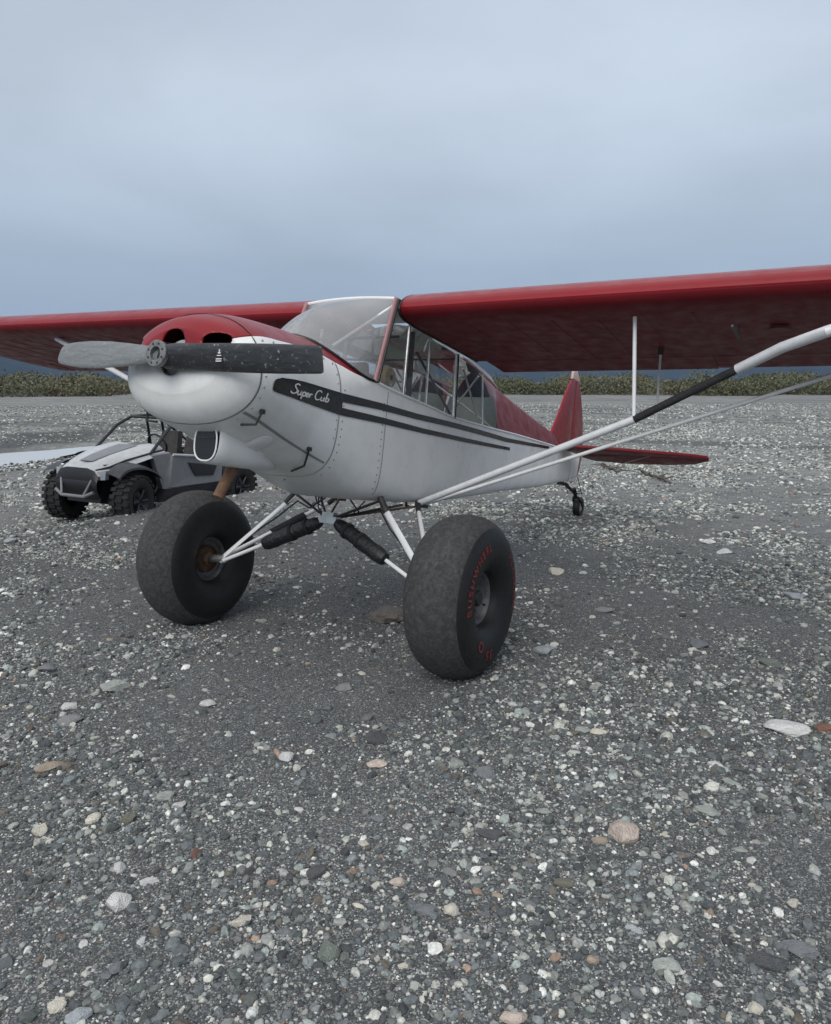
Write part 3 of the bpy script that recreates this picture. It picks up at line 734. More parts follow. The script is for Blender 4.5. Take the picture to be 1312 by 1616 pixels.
# things seen behind the glass: dark tube post, X bracing, grey rear bulkhead
mb = MB(); mb.tube([(-.25, .325, .09), (-.22, .325, .56)], .020, 12); part(mb, 'cabin_post', M['int_dark'])
posts = [((-.117, .357, .11), (-.13, .352, .58), .012, 'alu'), ((-.445, .357, .10), (-.43, .350, .575), .010, 'alu'), ((-.90, .350, .088), (-.86, .350, .560), .013, 'alu'), ((-.925, .352, .088), (-.885, .352, .560), .011, 'black')]
for s in (1, -1):
    for a, b, r_, m_ in posts:
        mb = MB(); mb.tube([(a[0], s*a[1], a[2]), (b[0], s*b[1], b[2])], r_, 8); part(mb, 'window_post', M[m_])
tubes([[(-.15, s*.33, .40), (-.14, s*.33, .40)] for s in ()], 'x', 'black')
tubes([[(-1.50, .25, .52), (-1.88, -.26, .14)], [(-1.50, -.25, .52), (-1.88, .26, .14)], [(-1.1, .3, .50), (-1.66, .24, .10)], [(-1.1, -.3, .50), (-1.66, -.24, .10)]], 'x_brace', 'alu', .008)
tubes([[(-.02, -.345, .48), (-.02, .345, .48)], [(-.85, -.34, .52), (-.85, .34, .52)], [(-.3, .33, .44), (-.95, .30, .12)], [(-.3, -.33, .44), (-.95, -.30, .12)]], 'cabin_tube', 'dark_metal', .010)
mb = MB(); mb.grid([[(-1.925, y*w_, z) for y in frange(-.27, .27, 6)] for z, w_ in ((-.3, 1), (.15, 1), (.30, .92), (.42, .78))]); part(mb, 'rear_bulkhead', M['bulkhead'], smooth=False)
mb = MB(); mb.grid([[(x, y, H(x, HS)-.30) for y in frange(-H(x, HW)*.9, H(x, HW)*.9, 4)] for x in frange(.2, -1.9, 10)]); part(mb, 'cabin_floor', M['int_grey'])
# side windows: upper edge runs along the wing root, then down along the rear deck
def wtop(x): return cr(x, [-2.54, -1.96, -1.62, -1.0, 0., .06], [.43, .505, .535, .557, .575, .60])
def wyt(x): return cr(x, [-2.54, -1.6, -.8, .06], [.13, .27, .345, .352])
def pane(x0, x1, n=8):
    for s in (1, -1):
        mb = MB(); rows = []
        for x in frange(x0, x1, n): rows.append([(x, s*H(x, HW), H(x, HS)+.012), (x, s*wyt(x), wtop(x))])
        mb.grid(rows); part(mb, 'side_window', M['window'])
for s in (1, -1):
    mb = MB(); q = rows_c = [Vector(r_[NW if s > 0 else 0]) for r_ in rows]
    rr = []
    for v in range(9):
        f_ = v/8; a = Vector((.225, s*.370, .142)).lerp(Vector((.03, s*.352, .60)), f_); rr.append([tuple(a), (-.11, s*(.362-.010*f_), .125+f_*.45)])
    mb.grid(rr); part(mb, 'side_window', M['window'])
pane(-.14, -.43); pane(-.46, -.87); pane(-.94, -1.50); pane(-1.53, -1.93)
for s in (1, -1):
    mb = MB(); mb.tube([(x, s*(wyt(x)+.003), wtop(x)+.004) for x in frange(-1.0, -1.95, 14)], .011, 8); part(mb, 'window_rail', M['pink_trim'])
    mb = MB(); mb.tube([(-1.515, s*(H(-1.515, HW)+.002), .12), (-1.50, s*(wyt(-1.50)+.003), .54)], .008, 8); part(mb, 'window_post', M['alu'])
# roof: white centre section and skylight glass aft
mb = MB(); mb.grid([[(x, y, (.712-.0*x) if x > -.35 else .712+.06*(x+.35)) for y in frange(-.352, .352, 8)] for x in (.05, -.1, -.3, -.5)]); part(mb, 'roof_panel', M['white2'])
mb = MB(); rows2 = []
for x in frange(-.5, -1.96, 14):
    zt = cr(x, [-1.96, -1.6, -.5], [.648, .668, .700]); rows2.append([(x, wyt(x), wtop(x)), (x, wyt(x)*.75, (zt*.7+wtop(x)*.3)), (x, 0, zt), (x, -wyt(x)*.75, (zt*.7+wtop(x)*.3)), (x, -wyt(x), wtop(x))])
mb.grid(rows2); part(mb, 'skylight', M['window'])
# red turtle deck behind the cabin, running down to the fin
rows3 = []
for x in frange(-1.94, -4.16, 30):
    t = (-1.94-x)/2.22; zr = .652*(1-t)+.405*t-.012*math.sin(math.pi*t); w = H(x, HW)-.004; zs = H(x, HS)+.01
    row = []
    for k in range(17):
        u = -1+2*k/16; row.append((x, w*u*(1-.10*(1-abs(u))), zs+(zr-zs)*(1-abs(u)**1.9)))
    rows3.append(row)
for x in (-4.3, -4.5, -4.84): rows3.append([(x, (H(x, HW))*u, H(x, HS)+.01+(.41-H(x, HS)-.01)*(1-abs(u)**1.3)*max(0, (4.86+x)/.7)*.5) for u in frange(-1, 1, 16)])
mb = MB(); mb.grid(rows3); part(mb, 'turtle_deck', M['red_fabric'])

# --- wings
AU = [(0, .0), (.006, .019), (.02, .037), (.05, .060), (.1, .085), (.18, .103), (.3, .112), (.42, .108), (.6, .084), (.76, .053), (.9, .023), (1, .004)]
AL = [(0, 0.), (.006, -.012), (.02, -.022), (.05, -.029), (.12, -.031), (.25, -.026), (.45, -.017), (.7, -.008), (.9, -.002), (1, -.001)]
def airfoil(x0, z0, ch, c0=0., c1=1., n=22):
    """closed ring between chord fractions c0..c1"""
    ux, uz = zip(*AU); lx, lz = zip(*AL)
    fr = [c0+(c1-c0)*(k/n)**(1.8 if c0 == 0 else 1.) for k in range(n+1)]
    up = [(f_, np.interp(f_, ux, uz)) for f_ in reversed(fr)]; lo = [(f_, np.interp(f_, lx, lz)) for f_ in (fr[1:] if c0 == 0 else fr)]
    return [(x0-f_*ch, z0+z*ch-f_*ch*.047) for f_, z in up+lo]
def wing(s):
    mb = MB(); rows = []
    dz = lambda y: .0095*(y-.36)
    ys = frange(.362, 4.85, 30)
    for y in ys: rows.append([(p[0], s*y, p[1]) for p in airfoil(.03, .645+dz(y), 1.6, 0, .775)])
    mb.grid(rows, closed=True); n = len(rows[0]); mb.f.append(tuple(range(n))); mb.m.append(0); mb.f.append(tuple(range(len(rows)*n-n, len(rows)*n))); mb.m.append(0)
    w = part(mb, 'wing', M['red_fabric'])
    w['label'] = 'near wing stretching over the gravel to the right' if s > 0 else 'far wing reaching out to the left'
    # glossy painted leading edge skin
    mb = MB(); rows = []
    for y in ys:
        ring = [p for p in airfoil(.034, .656+dz(y), 1.6, 0, 1.)]
        sel = [p for p in ring if p[0] > .034-.125*1.6 and (p[1] > .62+dz(y) or p[0] > -.03)]
        rows.append([(p[0], s*y, p[1]) for p in airfoil(.0345, .656+dz(y), 1.607, 0, .105, 16)])
    mb.grid(rows); part(mb, 'leading_edge', M['red'], w)
    def ctl(y0, y1, name, droop):
        mb = MB(); rows = []
        for y in frange(y0, y1, 10):
            ring = airfoil(.03, .645+dz(y), 1.6, .782, 1., 8); hx, hz = .03-.782*1.6, .645+dz(y)-.04
            rr = []
            for (x, z) in ring:
                a = R(droop); rx, rz = x-hx, z-hz; rr.append((hx+rx*math.cos(a)-rz*math.sin(a)*-1*0, s*y, hz+rz+rx*math.sin(a)))
            rows.append(rr)
        mb.grid(rows, closed=True); n = len(rows[0]); mb.f.append(tuple(range(n))); mb.m.append(0); mb.f.append(tuple(range(len(rows)*n-n, len(rows)*n))); mb.m.append(0)
        return part(mb, name, M['red_fabric'], w)
    ctl(.44, 2.098, 'flap', 0.5); ctl(2.102, 4.80, 'aileron', -.6)
    # rounded tip
    mb = MB(); rows = []
    for k in range(13):
        u = k/12; y = 4.85+.50*math.sin(u*math.pi/2); f_ = math.cos(u*math.pi/2)**.62; xm = .03-.42*1.6
        ch = 1.6*max(.02, f_); x0 = .03-(.42*1.6)*(1-f_)-.10*(1-f_)
        rows.append([(p[0], s*y, (p[1]-(.645+dz(4.85)))*max(.12, f_)+.645+dz(4.85)-(1-f_)*.035) for p in airfoil(x0, .645+dz(4.85), ch, 0, 1)])
    mb.grid(rows, closed=True); n = len(rows[0]); mb.f.append(tuple(range(n))); mb.m.append(0)
    part(mb, 'wing_tip', M['red_fabric'], w)
    # rib stitching ridges under the fabric
    mb = MB()
    for y in frange(.75, 4.6, 14):
        lo = [(c, np.interp(c, *zip(*AL))) for c in frange(.13, .76, 10)]
        pts = [(.03-c*1.6, s*y, .645+dz(y)+z*1.6-c*1.6*.047-.0005) for c, z in lo]
        mb.grid([[(p[0], p[1]-.012, p[2]), (p[0], p[1]-.005, p[2]-.003), (p[0], p[1]+.005, p[2]-.003), (p[0], p[1]+.012, p[2])] for p in pts])
    tag(part(mb, 'rib_tapes', M['red_fabric'], w), kind='stuff')
    # fuel cap on top
    mb = MB(); mb.lathe([(0, .04), (.010, .04), (.014, .032), (.014, .0)], (-.16, s*2.76, .645+dz(2.76)+.118), (0, 0, 1), 20); (part(mb, 'fuel_cap', M['alu'], w) if s > 0 else None)
    mb = MB(); mb.tube([(-.36, s*.45, .78), (-.36, s*.45, .815), (-.33, s*.45, .82)], .005, 8); (part(mb, 'fuel_vent', M['dark_metal'], w) if s > 0 else None)
    # black rubbing seal at the root
    mb = MB(); rg = airfoil(.040, .645, 1.61, 0, .775); mb.tube([(p[0], s*.360, p[1]) for p in rg], .010, 6); part(mb, 'root_seal', M['black'], w)
    return w
wl = wing(1); wr = wing(-1)
# inspection plate and pitot under the near wing
mb = MB(); mb.tube([(-.30, 2.36, .56), (-.30, 2.362, .50), (-.30, 2.363, .47)], .006, 8); mb.tube([(-.30, 2.363, .475), (.0, 2.363, .475)], .007, 8); part(mb, 'pitot_tube', M['dark_metal'], wl)
mb = MB(); mb.lathe([(0, .06), (.004, .058), (.004, 0)], (-.55, 2.55, .590), (0, 0, -1), 24); part(mb, 'inspection_cover', M['red_fabric'], wl)

# --- struts
for s in (1, -1):
    F = Vector((-.50, s*.350, -.575))
    if s > 0: pts = [F, (-.25, 1.845, .012), (-.25, 2.377, .300), (-.12, 2.60, .385), (.06, 2.80, .415), (.0, 3.30, .60)]
    else: pts = [F, (-.20, -3.32, .61)]
    mb = MB(); mb.tube(pts[:2] if s > 0 else pts, .023, 14); fs_ = part(mb, 'front_lift_strut', M['grey_paint'])
    if s > 0:
        mb = MB(); mb.tube([Vector(pts[1]).lerp(Vector(pts[2]), .0), Vector(pts[2])], .016, 12); mb.tube([pts[2], pts[3], pts[4], pts[5]], [.028, .029, .029, .027], 16)
        part(mb, 'outer_strut', M['grey_paint'], fs_)
        mb = MB(); a, b = Vector(pts[1]), Vector(pts[2]); mb.tube([a.lerp(b, k/8) for k in range(9)], [.0225+.0015*(k % 2) for k in range(9)], 14); part(mb, 'foam_sleeve', M['foam'], fs_)
    F2 = Vector((-.56, s*.350, -.580)); E2 = Vector((-1.0, s*2.78, .40)) if s > 0 else Vector((-1.0, -3.3, .58))
    if s > 0: E2 = F2+(E2-F2)*1.22
    mb = MB(); mb.tube([F2, E2], .0135, 12); part(mb, 'rear_lift_strut', M['grey_paint'])
    mb = MB(); mb.tube([(-.2, s*1.806, .60), (-.245, s*1.842, .03)] if s > 0 else [(-.2, s*1.806, .60), (-.35, s*1.80, -.01)], .0115, 10); part(mb, 'jury_strut', M['snow_white'])
    mb = MB(); mb.tube([(-1.0, s*1.800, .59), (-.86, s*1.84, .075)], .008, 8); part(mb, 'jury_strut', M['grey_paint'])
    mb = MB(); mb.box((-1.0, s*1.80, .575), (.05, .03, .04)); part(mb, 'strut_fitting', M['dark_metal'])
    mb = MB(); mb.box((-.53, s*.352, -.590), (.14, .035, .035)); part(mb, 'strut_fitting', M['dark_metal'])

# --- main landing gear
AX = Vector((.154, 1.042, -1.106)); cabane = Vector((.075, 0, -.745))
for s in (1, -1):
    ax = Vector((AX.x, s*AX.y, AX.z)); inn = Vector((AX.x, s*.83, AX.z+.015))
    ga = Vector((.01, s*.335, -.590)); gb = Vector((-.50, s*.335, -.590))
    mb = MB(); mb.tube([ga, inn], .021, 14, flat=(0, 1, .5)); fl = part(mb, 'gear_leg', M['snow_white'])
    mb = MB(); mb.tube([gb, inn+Vector((-.02, 0, .01))], .015, 12); part(mb, 'gear_leg', M['snow_white'])
    mb = MB(); mb.tube([ga+Vector((0, 0, .02)), ga.lerp(inn, .14)], .022, 10); part(mb, 'gear_fitting', M['dark_metal'])
    mb = MB(); mb.tube([gb+Vector((0, 0, .02)), gb.lerp(inn, .10)], .018, 10); part(mb, 'gear_fitting', M['dark_metal'])
    mb = MB(); mb.tube([inn+Vector((0, -s*.03, 0)), ax+Vector((0, -s*.05, 0))], .028, 14); part(mb, 'axle', M['alu'])
    e = inn+Vector((.01, -s*.01, -.02)); c = cabane+Vector((0, s*.03, 0))
    mb = MB(); mb.tube([e, c], .013, 12); bs = part(mb, 'shock_strut', M['snow_white'])
    k0, k1 = .42, .97; a, b = e.lerp(c, k0), e.lerp(c, k1); rr = [.02, .040, .048, .052, .049, .053, .048, .050, .047, .043, .032, .018]
    tt = [0, .02, .07, .18, .30, .42, .54, .66, .78, .90, .97, 1.]
    mb = MB(); mb.tube([a.lerp(b, t) for t in tt], rr, 18); part(mb, 'bungee_cover', M['bungee'], bs)
    for q in (.5, .76):
        mb = MB(); d = (b-a).normalized(); mb.lathe([(-.012, .0500), (-.012, .0545), (.012, .0545), (.012, .0500)], a.lerp(b, q), d, 20); part(mb, 'cover_strap', M['foam'], bs)
    for top in (Vector((.02, s*.33, -.595)), Vector((-.28, s*.34, -.60))):
        mb = MB(); mb.tube([top, cabane+Vector((0, s*.02, .01))], .009, 8); part(mb, 'cabane_tube', M['dark_metal'])
    mb = MB(); mb.tube([Vector((-.5, s*.33, -.60)), cabane+Vector((-.02, s*.02, .015))], .008, 8); part(mb, 'cabane_tube', M['rust'])
    # brake line loosely taped along the leg
    mb = MB(); mb.tube([(.0, s*.10, -.60), (.03, s*.20, -.68), (.0, s*.33, -.64), (.05, s*.45, -.76), (.10, s*.65, -.92), (.14, s*.82, -1.07)], .006, 6); part(mb, 'brake_line', M['black'])
mb = MB(); mb.tube([gb.lerp(Vector((AX.x, -.83, AX.z)), .30), gb.lerp(Vector((AX.x, -.83, AX.z)), .58)], [.034, .036], 14); part(mb, 'leg_padding', M['foam'])
mb = MB(); mb.box(cabane, (.06, .14, .045)); mb.box(cabane+Vector((0, 0, .035)), (.05, .09, .03)); part(mb, 'cabane_fitting', M['alu'], smooth=False)
for cb in ([(.25, .0, -.60), (.23, .0, -.64), (.20, .02, -.66), (.25, .05, -.60)], [(.05, -.12, -.6), (.06, -.11, -.67), (.07, -.02, -.74)], [(-.1, .15, -.6), (-.02, .12, -.69), (.07, .02, -.75)]):
    mb = MB(); mb.tube(cb, .005, 6); part(mb, 'belly_cable', M['dark_metal'])
mb = MB(); mb.tube([(-.72, .12, -.56), (-.72, .12, -.60), (-.78, .12, -.605)], .010, 8); part(mb, 'fuel_drain', M['dark_metal'])

# wheels
RT, WT = .48, .195
def tyre_prof():
    pr = []
    # from inner bead round the tread to outer bead; x = along axle, r = radius
    for k in range(41):
        a = R(-138)+R(276)*k/40            # 0 = tread top
        x = WT*math.copysign(abs(math.sin(a))**.92, math.sin(a)); r = (RT-.178)+.178*math.copysign(abs(math.cos(a))**.85, math.cos(a))
        pr.append((x, r))
    return [(-.085, .140), (-.098, .152)]+pr+[(.098, .152), (.085, .140)]
def bent_text(txt, rad, a_mid, size, side, center, name, par, flip=1):
    cu = bpy.data.curves.new('t', 'FONT'); cu.body = txt; cu.size = size; cu.align_x = 'CENTER'; cu.offset = .0010; cu.space_character = 1.4
    o = bpy.data.objects.new('t', cu); C.objects.link(o); dg = bpy.context.evaluated_depsgraph_get(); dg.update()
    me = bpy.data.meshes.new_from_object(o.evaluated_get(dg)); bpy.data.objects.remove(o); bpy.data.curves.remove(cu)
    bm = bmesh.new(); bm.from_mesh(me); bmesh.ops.triangulate(bm, faces=bm.faces); bmesh.ops.subdivide_edges(bm, edges=[e for e in bm.edges if e.calc_length() > .02], cuts=1)
    pr = tyre_prof(); half = [p for p in pr if p[0] > 0 and p[1] < RT-.02]; half.sort(key=lambda p: p[1])
    xs_, rs_ = [p[0] for p in half if p[0] > .05], [p[1] for p in half if p[0] > .05]
    for v in bm.verts:
        r = rad+v.co.y; a = a_mid-v.co.x/rad*1.0
        xx = np.interp(r, rs_, xs_)+.003
        v.co = Vector((center.x-r*math.cos(a)*side*1.0, center.y+side*xx, center.z+r*math.sin(a)))
    bm.to_mesh(me); bm.free(); return link(name, me, M['red_print'], par, None, False)
def wheel(s):
    c = Vector((AX.x, s*AX.y, AX.z)); mb = MB()
    mb.lathe(tyre_prof(), c, (0, s, 0), 96, mfun=lambda i: 0 if 14 <= i <= 29 else 1)
    w = part(MB0(c, s), 'main_wheel', M['rim'])
    w['label'] = 'near main wheel with red lettering round its sidewall' if s > 0 else 'far main wheel on the left'
    ty = part(mb, 'tyre', [M['rubber'], M['rubber_side']], w)
    # flatten the contact patch slightly (world down in body frame)
    down = Vector((-math.sin(TH), 0, -math.cos(TH)))
    for v in ty.data.vertices:
        d = (v.co-c).dot(down)
        if d > RT-.034: v.co -= down*(d-(RT-.034))
    mb = MB(); mb.lathe([(.080, .128), (.100, .134), (.112, .146), (.108, .156), (.096, .155), (.085, .142)], c, (0, s, 0), 48, closed=True); part(mb, 'rim_flange', M['rim'], w)
    mb = MB(); mb.lathe([(-.080, .128), (-.100, .134), (-.112, .146), (-.108, .156), (-.096, .155), (-.085, .142)], c, (0, s, 0), 48, closed=True); part(mb, 'rim_flange', M['rim'], w)
    mb = MB()
    for k in range(9): a = 2*math.pi*k/9; mb.lathe([(.055, .008), (.072, .008), (.074, .002)], c+Vector((.09*math.cos(a), 0, .09*math.sin(a))), (0, s, 0), 6)
    tag(part(mb, 'wheel_bolts', M['dark_metal'], w), kind='stuff')
    mb = MB(); mb.lathe([(.05, .050), (.105, .046), (.115, .036), (.115, 0)], c, (0, s, 0), 24); part(mb, 'hub_cap', M['dark_metal'], w)
    if s < 0:
        mb = MB(); mb.lathe([(-.10, .09), (-.085, .095), (-.06, .095), (-.06, .02)], c, (0, s, 0), 28); mb.lathe([(-.12, .035), (-.10, .05), (-.10, .0)], c, (0, s, 0), 20); part(mb, 'brake_disc', M['rust'], w)
    if s > 0:
        bent_text('ALASKAN', .300, R(22), .062, s, c, 'sidewall_lettering', w); bent_text('BUSHWHEEL', .300, R(150), .062, s, c, 'sidewall_lettering', w)
        bent_text('35', .290, R(272), .075, s, c, 'sidewall_lettering', w)
        em = bent_text('O', .250, R(246), .085, s, c, 'sidewall_emblem', w)
    mb = MB(); aa = R(200); mb.tube([c+Vector((.12*math.cos(aa), s*.05, .12*math.sin(aa))), c+Vector((.13*math.cos(aa), s*.10, .13*math.sin(aa)))], .006, 8); part(mb, 'valve_stem', M['dark_metal'], w)
def MB0(c, s):
    m_ = MB(); m_.lathe([(-.055, .03), (-.06, .10), (-.085, .137), (.085, .137), (.085, .125), (.060, .110), (.055, .05), (.06, .02)], c, (0, s, 0), 48); return m_
wheel(1); wheel(-1)

# --- tail wheel on its leaf spring
TW = Vector((-5.451, 0, -.374))
mb = MB()
for dz_, x1 in ((0, -5.22), (-.012, -5.10), (-.024, -4.98)): mb.tube([(-4.55, 0, -.125+dz_), (-4.85, 0, -.115+dz_), (x1, 0, -.115+dz_+(x1+4.85)*.28)], .020, 8, flat=(0, 1, 0))
spr = part(mb, 'tail_spring', M['black'])
mb = MB(); mb.tube([(-5.20, 0, -.16), (-5.27, 0, -.22), (-5.30, 0, -.27)], .026, 12)
for s in (1, -1): mb.tube([(-5.30, s*.03, -.26), (-5.38, s*.052, -.31), (TW.x, s*.052, TW.z)], .013, 8)
part(mb, 'tail_fork', M['black'])
mb = MB(); mb.lathe([(-.035, .06), (-.045, .09), (-.042, .115), (-.025, .130), (0, .134), (.025, .130), (.042, .115), (.045, .09), (.035, .06)], TW, (0, 1, 0), 36); tw = part(mb, 'tail_wheel', M['rubber_side'])
mb = MB(); mb.lathe([(-.03, .0), (-.035, .05), (-.03, .062), (.03, .062), (.035, .05), (.03, 0)], TW, (0, 1, 0), 24); part(mb, 'tail_rim', M['alu'], tw)
for s in (1, -1):
    mb = MB(); mb.tube([(-4.98, s*.10, -.03), (-5.24, s*.09, -.21)], .005, 6); mb.box((-5.25, s*.055, -.215), (.03, .10, .008)); part(mb, 'steering_spring', M['dark_metal'])

# --- tail feathers
def plate(poly, y, th, name, mat, par=plane, axis='y'):
    """rounded plate from outline (x,z) or (x,y)"""
    bm = bmesh.new(); vs = []
    for (a, b) in poly: vs.append(bm.verts.new((a, y, b) if axis == 'y' else (a, b, y)))
    f = bm.faces.new(vs); me = bpy.data.meshes.new(name); bm.to_mesh(me); bm.free()
    o = link(name, me, mat, par, OFF if par is plane else None, True)
    def fn(ob):
        s_ = ob.modifiers.new('s', 'SOLIDIFY'); s_.thickness = th; s_.offset = 0
        b = ob.modifiers.new('b', 'BEVEL'); b.width = th*.42; b.segments = 3; b.limit_method = 'ANGLE'
    modify(o, fn); o.data.polygons.foreach_set('use_smooth', [True]*len(o.data.polygons)); o.data.set_sharp_from_angle(angle=R(40)); return o
def smooth_poly(P, n=5):
    out = []
    for i in range(len(P)):
        p0, p1, p2, p3 = (Vector(P[(i+k) % len(P)]) for k in (-1, 0, 1, 2))
        for k in range(n):
            t = k/n; out.append(tuple(.5*((2*p1)+(p2-p0)*t+(2*p0-5*p1+4*p2-p3)*t*t+(3*p1-p0-3*p2+p3)*t**3)))
    return out
fin = plate([(-4.10, .36), (-4.14, .43), (-4.30, .62), (-4.50, .90), (-4.64, 1.07), (-4.76, 1.17), (-4.835, 1.20), (-4.84, .30), (-4.60, .28)], 0, .034, 'fin', M['red'])
rud = plate([(-4.86, -.085), (-4.86, 1.215), (-4.93, 1.19), (-5.05, 1.07), (-5.17, .88), (-5.28, .66), (-5.35, .44), (-5.36, .26), (-5.30, .08), (-5.20, -.05), (-5.05, -.10)], 0, .032, 'rudder', M['red'])
tipc = plate([(-4.70, 1.13), (-4.72, 1.235), (-4.78, 1.262), (-4.86, 1.262), (-4.95, 1.20), (-5.0, 1.13)], 0, .04, 'rudder_horn_tip', paint('faded_pink_tip', (.55, .40, .38), .5), rud)
mb = MB(); mb.hexa([(-4.88, -.03, -.10), (-4.88, .03, -.10), (-5.18, .02, -.06), (-5.18, -.02, -.06), (-4.88, -.022, .27), (-4.88, .022, .27), (-5.26, .019, .27), (-5.26, -.019, .27)]); part(mb, 'rudder_base_panel', M['white'], rud)
for s in (1, -1):
    zs_ = .275
    plate([(-4.18, s*.05), (-4.40, s*.75), (-4.62, s*1.28), (-4.74, s*1.48), (-4.86, s*1.60), (-4.875, s*1.60), (-4.875, s*.05)], zs_, .036, 'stabilizer', M['red_fabric'], axis='z')
    el = plate([(-4.89, s*.10), (-4.89, s*1.61), (-5.0, s*1.60), (-5.18, s*1.42), (-5.27, s*1.1), (-5.30, s*.6), (-5.24, s*.22), (-5.10, s*.10)], zs_, .030, 'elevator', M['red_fabric'], axis='z')
    ea = R(9); el.rotation_euler = (0, -ea, 0); el.location = OFF+Vector((-4.88*(1-math.cos(ea))+zs_*math.sin(ea), 0, zs_*(1-math.cos(ea))+4.88*math.sin(ea)))
    for a, b in (((-4.86, s*1.0, .27), (-4.80, s*.04, -.06)),):
        mb = MB(); mb.tube([a, b], .004, 6); part(mb, 'bracing_wire', M['alu'])
mb = MB(); mb.tube([(-3.0, 0, .50), (-3.0, 0, .53)], .01, 8); part(mb, 'antenna_base', M['dark_metal'])

# ================================================================== THE BUGGY (side-by-side) behind the gravel bank
M['utv_hood'] = paint('buggy_pale_grey_paint', (.50, .51, .52), .4, .08, 4, dirt=(.22, .21, .19), dirt_amt=.5)
M['utv_side'] = paint('buggy_charcoal_plastic', (.04, .042, .048), .5, .15, 6, dirt=(.12, .115, .105), dirt_amt=.45)
M['utv_grey'] = paint('buggy_mid_grey_panel', (.20, .205, .215), .45, .1, 6, dirt=(.18, .17, .15), dirt_amt=.5)
M['utv_black'] = paint('buggy_black_frame', (.015, .015, .017), .45, .2, 10)
M['knobby'] = paint('knobby_tyre_rubber', (.016, .016, .016), .85, .3, 12, dirt=(.07, .066, .06), dirt_amt=.5)
M['lens'] = paint('headlight_lens', (.35, .37, .40), .08, .1, 10)
utv = empty('off_road_buggy', (-3.60, -5.80, -.19), (R(-1.0), R(-1.5), R(3)))
tag(utv, 'muddy grey open side-by-side buggy with black roll cage parked behind the far wheel', 'buggy')
def upart(mb, name, mat, par=None, smooth=False): return mb.build(name, M[mat], par or utv, None, smooth)
def uwheel(x, y, r=.335, w=.26):
    s = 1 if y > 0 else -1; c = Vector((x, y, r)); mb = MB()
    mb.lathe([(-w*.38, .17), (-w*.48, .22), (-w*.5, r*.86), (-w*.42, r*.93), (0, r*.955), (w*.42, r*.93), (w*.5, r*.86), (w*.48, .22), (w*.38, .17)], c, (0, s, 0), 40)
    for k in range(22):
        a = 2*math.pi*k/22
        for row, (oy, ww) in enumerate(((-w*.37, .07), (0, .085), (w*.37, .07))):
            aa = a+(math.pi/22 if row == 1 else 0); rot = Matrix.Rotation(-aa, 3, 'Y')
            mb.box(c+Vector((math.cos(aa)*(r*.965), oy*1.0, math.sin(aa)*(r*.965))), (.032, ww, .052), rot)
    wv = upart(mb, 'wheel', 'knobby', smooth=True)
    mb = MB(); mb.lathe([(w*.30, .0), (w*.34, .05), (w*.22, .12), (w*.40, .165), (w*.44, .175), (w*.3, .178)], c, (0, s, 0), 32)
    upart(mb, 'wheel_rim', 'utv_black', wv, True)
    mb = MB()
    for k in range(6): a = 2*math.pi*k/6; mb.tube([c+Vector((.04*math.cos(a), s*w*.37, .04*math.sin(a))), c+Vector((.165*math.cos(a), s*w*.40, .165*math.sin(a)))], .014, 6)
    tag(upart(mb, 'rim_spokes', 'utv_side', wv), kind='stuff')
    if x > 0:
        st = R(14); wv.rotation_euler = (0, 0, st); rc = Vector((c.x*math.cos(st)-c.y*math.sin(st), c.x*math.sin(st)+c.y*math.cos(st), 0)); wv.location = Vector((c.x, c.y, 0))-rc
for x in (1.05, -1.05):
    for y in (.62, -.62): uwheel(x, y)
# body: hood, nose, tub, sides
def loftx(secs, name, mat, par=None, smooth=True):
    """secs: x, list of (y,z) for the left half from centre top outwards; mirrored"""
    mb = MB(); rows = []
    for x, half in secs: rows.append([(x+d[2] if len(d) > 2 else x, d[0], d[1]) for d in half]+[(x+d[2] if len(d) > 2 else x, -d[0], d[1]) for d in reversed(half)])
    mb.grid(rows); return upart(mb, name, mat, par, smooth)
hood = loftx([(1.38, [(0, .76), (.18, .76), (.30, .73), (.37, .66)]), (1.22, [(0, .82), (.22, .84), (.36, .80), (.44, .70)]), (1.0, [(0, .885), (.25, .91), (.41, .88), (.49, .77)]), (.7, [(0, .95), (.3, .985), (.48, .96), (.58, .86)]), (.42, [(0, 1.0), (.3, 1.04), (.50, 1.01), (.60, .92)])], 'hood', 'utv_hood')
loftx([(1.385, [(0, .76), (.18, .76), (.31, .73), (.38, .65)]), (1.42, [(0, .67), (.20, .67), (.31, .64), (.38, .58)]), (1.40, [(0, .52), (.22, .52), (.33, .50), (.36, .47)]), (1.30, [(0, .34), (.2, .34), (.28, .36), (.30, .38)])], 'grille', 'utv_black')
loftx([(1.24, [(0, .829), (.12, .838)]), (1.0, [(0, .893), (.15, .908)]), (.7, [(0, .958), (.17, .978)]), (.5, [(0, .993), (.18, 1.018)])], 'hood_insert', 'utv_grey', hood)
